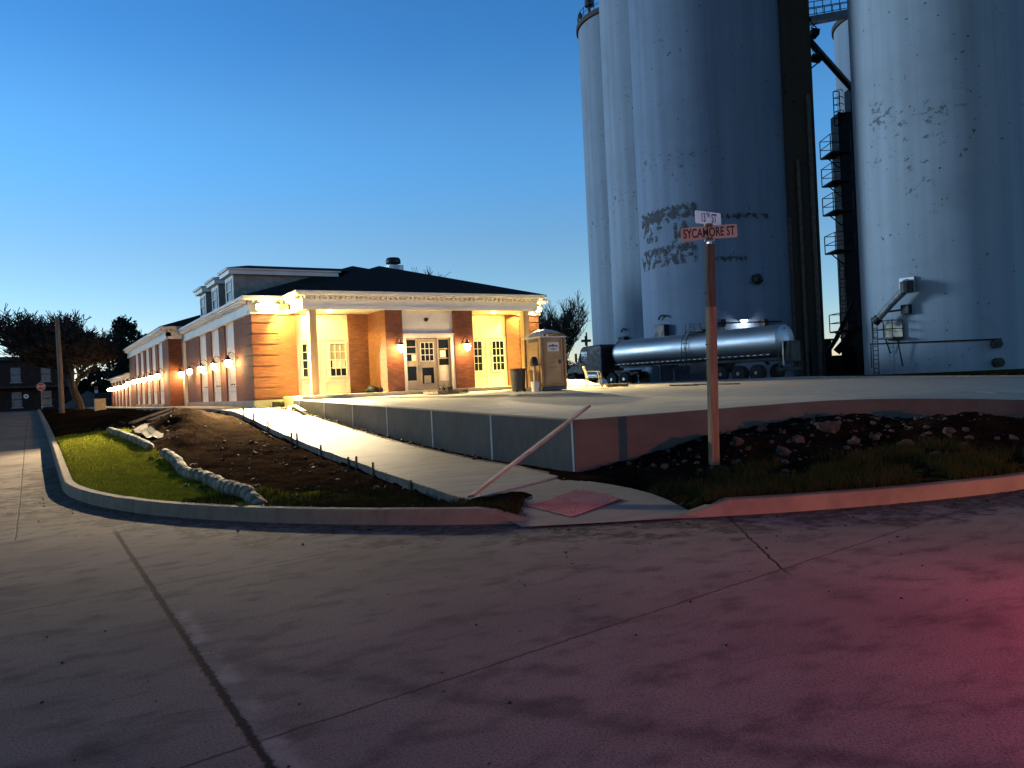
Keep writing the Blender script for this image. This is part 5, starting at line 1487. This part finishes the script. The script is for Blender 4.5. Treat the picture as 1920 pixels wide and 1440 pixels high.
for (x, y) in line_pts():
    hh = rr.uniform(9.0, 12.0) if x < -20 else rr.uniform(3.5, 6.5)  # tall left stretch is unseen, added to block the low sun
    for i in range(170):
        q = Vector((rr.gauss(0,1.5), rr.gauss(0,1.5), 0)); z = 1.0 + hh*rr.random()**.8; a = Vector((rr.gauss(0,1), rr.gauss(0,1), rr.gauss(0,1))).normalized()*rr.uniform(.4,1.0); e = Vector((rr.gauss(0,1), rr.gauss(0,1), rr.gauss(0,1))).normalized()*.5; c = Vector((x, y, z)) + q
        o_ = len(v); v += [tuple(c-a), tuple(c+e), tuple(c+a), tuple(c-e)]; f.append((o_,o_+1,o_+2,o_+3))
b = MB(); b.v = v; b.f = f; tag(b.build('tree_line_and_sun_screen', m_ever), 'far dark line of trees and brush along the horizon, with an added unseen stretch on the left blocking the sun', 'tree line', kind='stuff')
# low tree line and bushes behind the left street
for i, (px, dep, s_, lb) in enumerate(((30,150,4.5,'dark rounded tree mass left of the large bare tree behind the house'),)):
    p = at(px, 740, dep); leafy('background_tree', (p.x,p.y,1.2), [(0,0,3,s_,3),(4,0,3.4,s_*.8,3),(-5,0,2.6,s_,2.6)], 3500, .4, lb, 30+i, m_ever, 3)

p = Vector((.85, 91.0, 1.45))
t = thing('stop_sign', 'red octagonal stop sign on a thin post at the far end of the street', 'stop sign', tuple(p))
b = MB(); b.beam(p - cU*.4, p + cU*2.25, .05, .05); b.build('post', m_galv, t)
b = MB(); c = p + cU*2.15 + Vector((0,-.04,0)); b.prism([c + Vector((.40*math.cos(PI/8+k2*PI/4),0,.40*math.sin(PI/8+k2*PI/4))) for k2 in range(8)], (0,-.012,0)); b.build('border', m_sgw, t)
b = MB(); c2_ = c + Vector((0,-.013,0)); b.prism([c2_ + Vector((.36*math.cos(PI/8+k2*PI/4),0,.36*math.sin(PI/8+k2*PI/4))) for k2 in range(8)], (0,-.005,0)); fc = b.build('face', m_stop, t)
v_, f_ = text_mesh('STOP', .30, .8, 0, 3, .006); b = MB(); b.add([c2_ + Vector((x,-.008,y)) for x, y, z in v_], f_); b.build('lettering', m_sgw, fc)
p = at(50, 765, 84); p.z = 1.3
t = thing('round_sign', 'small round white sign on a dark post left of the stop sign', 'sign', tuple(p))
b = MB(); b.tube([p - cU*.3, p + cU*1.6], .03, 6); b.build('post', m_black, t)
b = MB(); b.lathe([(.0,-.02),(.24,-.02),(.24,.0),(.0,.0)], p + cU*1.5 - Vector((0,.05,0)), 20, caps=False, axis='y'); b.build('face', m_sgw, t)
b = MB(); b.lathe([(.0,-.026),(.08,-.026),(.08,-.021)], p + cU*1.5 - Vector((0,.05,0)), 10, caps=False, axis='y'); b.build('mark', m_black, t)

p = Vector((4.1, 63.0, 1.25)); b = MB(); b.box(p.x-.35,p.y-.3,p.z-.2,p.x+.35,p.y+.3,p.z+.72); b.box(p.x-.38,p.y-.33,p.z+.72,p.x+.38,p.y+.33,p.z+.78)
tag(b.build('utility_box', m_util, loc=p, bevel=.02), 'tan utility box standing on the verge beside the large tree', 'utility box')
p = at(203, 765, 84); p.z = 1.2
t = thing('dumpster', 'dark dumpster at the far end of the rear wing', 'dumpster', tuple(p)); b = MB(); b.obox(p + cU*.85, 2.0, 1.5, 1.3, rot); b.build('bin', m_black, t, bevel=.03); b = MB(); b.obox(p + cU*1.54, 2.1, 1.6, .07, rot); b.build('lid', m_bin, t)
b = MB()
for s_ in (-1,1): b.tube([p + cR*s_*.9 - cF*.78 + cU*.9, p + cR*s_*.9 + cF*.78 + cU*.9], .06, 6)
b.build('lift_arm', m_dmetal, t)
p = at(165, 766, 88); b = MB(); n_ = 16
for j in range(n_+1):
    for i in range(n_+1):
        u, w2 = -1+2*i/n_, -1+2*j/n_; hh = max(0, 1 - math.hypot(u,w2))*2.0 + .12*mnoise.noise(Vector((u*4,w2*4,0))); b.v.append((p.x+u*3.2, p.y+w2*3.2, 1.15+hh))
for j in range(n_):
    for i in range(n_): a = j*(n_+1)+i; b.f.append((a,a+1,a+n_+2,a+n_+1))
tag(b.build('gravel_pile', m_gravel, smooth=True, loc=(p.x,p.y,1.2)), 'grey gravel pile behind the trunk of the large bare tree', 'gravel pile')
p = at(181, 735, 90); p.z = 1.2
t = thing('small_marker_sign', 'small red and white marker sign on a post beyond the utility box', 'sign', tuple(p)); b = MB(); b.tube([p, p + cU*2.4], .04, 6); b.build('post', m_dmetal, t)
b = MB(); b.obox(p + cU*2.25 - cF*.06, .4, .02, .35, rot); b.build('red_face', m_stop, t); b = MB(); b.obox(p + cU*1.85 - cF*.06, .4, .02, .35, rot); b.build('white_face', m_sgw, t)

# old dark house across the far street
hx0, hx1, hy = -22.0, 4.5, 112.0
t = thing('brick_house', 'dark two storey brick house across the far end of the street', 'house', (-8, hy, 1.2))
b = MB(); b.box(hx0, hy, .8, hx1, hy+10, 7.1); b.build('wall', m_hbrick, t)
b = MB(); b.box(hx0-.3, hy-.3, 7.1, hx1+.3, hy+10.3, 7.3); b.add([(hx0-.3,hy-.3,7.3),(hx1+.3,hy-.3,7.3),(hx1+.3,hy+10.3,7.3),(hx0-.3,hy+10.3,7.3),(hx0+5,hy+5,8.0),(hx1-5,hy+5,8.0)], [(0,1,5,4),(1,2,5),(2,3,4,5),(3,0,4)]); b.build('roof', m_roof, t)
b = MB(); b.box(hx0, hy-1.6, 3.95, hx1, hy, 4.15); b.build('porch_roof', m_black, t)
for i in range(7):
    x = -17.5 + 3.1*i
    for z0, z1 in ((1.7,3.5),(4.7,6.4)):
        b = MB(); b.box(x, hy-.05, z0, x+1.0, hy-.01, z1); w_ = b.build('window', m_hwin, t); b = MB(); b.box(x-.06,hy-.07,(z0+z1)/2-.04,x+1.06,hy-.051,(z0+z1)/2+.04); b.build('rail', m_black, w_)
        b = MB(); b.box(x-.12,hy-.12,z0-.14,x+1.12,hy-.0,z0); b.build('sill', m_slab, w_)
# distant dark poles and crossing signal by the truck
p = at(1100, 640, 70); p.z = 1.0
t = thing('crossing_signal', 'dark post with a cross shaped head left of the silos', 'signal', tuple(p)); b = MB(); b.tube([p, p + cU*4.9], .07, 8); b.build('post', m_black, t)
b = MB(); c = at(1099, 639, 69.8); b.obox(c, .85, .1, .22, rot); b.obox(c, .24, .12, .85, rot); b.build('head', m_black, t)
# low sheds and equipment on the horizon behind the gap and the right edge
t = thing('yard_shed', 'low dark shed at the foot of the dark tower', 'shed', tuple(C2W(27.5, 76, 1))); b = MB(); b.obox(C2W(28.2, 78, 2.6), 5, 3, 3.6, rot); b.build('wall', m_dconc, t); b = MB(); b.obox(C2W(28.2, 78, 4.5), 5.4, 3.4, .2, rot); b.build('roof', m_black, t)

# ------------------------------------------------------------------ sky and light
w = bpy.data.worlds.new('World'); sc.world = w; w.use_nodes = True
nt = w.node_tree; bg = nt.nodes['Background']
sk = nt.nodes.new('ShaderNodeTexSky'); sk.sky_type = 'NISHITA'; sk.sun_disc = False
sk.sun_elevation = math.radians(6); sk.sun_rotation = math.radians(-46); sk.air_density = .7; sk.ozone_density = 5; sk.dust_density = 0
tc = nt.nodes.new('ShaderNodeTexCoord'); sx_ = nt.nodes.new('ShaderNodeSeparateXYZ'); nt.links.new(tc.outputs['Generated'], sx_.inputs[0])
ra = nt.nodes.new('ShaderNodeValToRGB'); ra.color_ramp.interpolation = 'EASE'
for i, (ps, cl) in enumerate(((.0,(3.2,1.45,.88)),(.14,(2.9,1.5,.97)),(.29,(2.25,1.8,1.36)),(.42,(1.5,1.55,1.34)),(.56,(1.2,.62,.38)),(1.,(.65,.19,.10)))):
    e = ra.color_ramp.elements[i] if i < 2 else ra.color_ramp.elements.new(ps)
    e.position = ps; e.color = cl + (1,)
ra.color_ramp.elements[1].position = .14
nt.links.new(sx_.outputs[2], ra.inputs[0])
mu = nt.nodes.new('ShaderNodeMix'); mu.data_type = 'RGBA'; mu.blend_type = 'MULTIPLY'; mu.inputs[0].default_value = 1
nt.links.new(sk.outputs[0], mu.inputs[6]); nt.links.new(ra.outputs[0], mu.inputs[7])
nt.links.new(mu.outputs[2], bg.inputs[0]); bg.inputs[1].default_value = .15
sun = bpy.data.lights.new('sun', 'SUN'); sun.energy = 1.6; sun.angle = math.radians(11); sun.color = (.58,.80,1)
so = bpy.data.objects.new('sun', sun); COL.objects.link(so)
sd = Vector((math.sin(math.radians(-46))*math.cos(math.radians(6)), math.cos(math.radians(-46))*math.cos(math.radians(6)), math.sin(math.radians(6))))
so.rotation_euler = sd.to_track_quat('Z', 'Y').to_euler()

sc.view_settings.view_transform = 'Standard'; sc.view_settings.look = 'None'; sc.view_settings.exposure = .75; sc.view_settings.gamma = 1
sc.render.engine = 'CYCLES'; sc.cycles.use_denoising = True
sc.cycles.max_bounces = 6; sc.cycles.diffuse_bounces = 3; sc.cycles.glossy_bounces = 3; sc.cycles.transparent_max_bounces = 8
sc.cycles.sample_clamp_indirect = 6.0; sc.cycles.caustics_reflective = False; sc.cycles.caustics_refractive = False
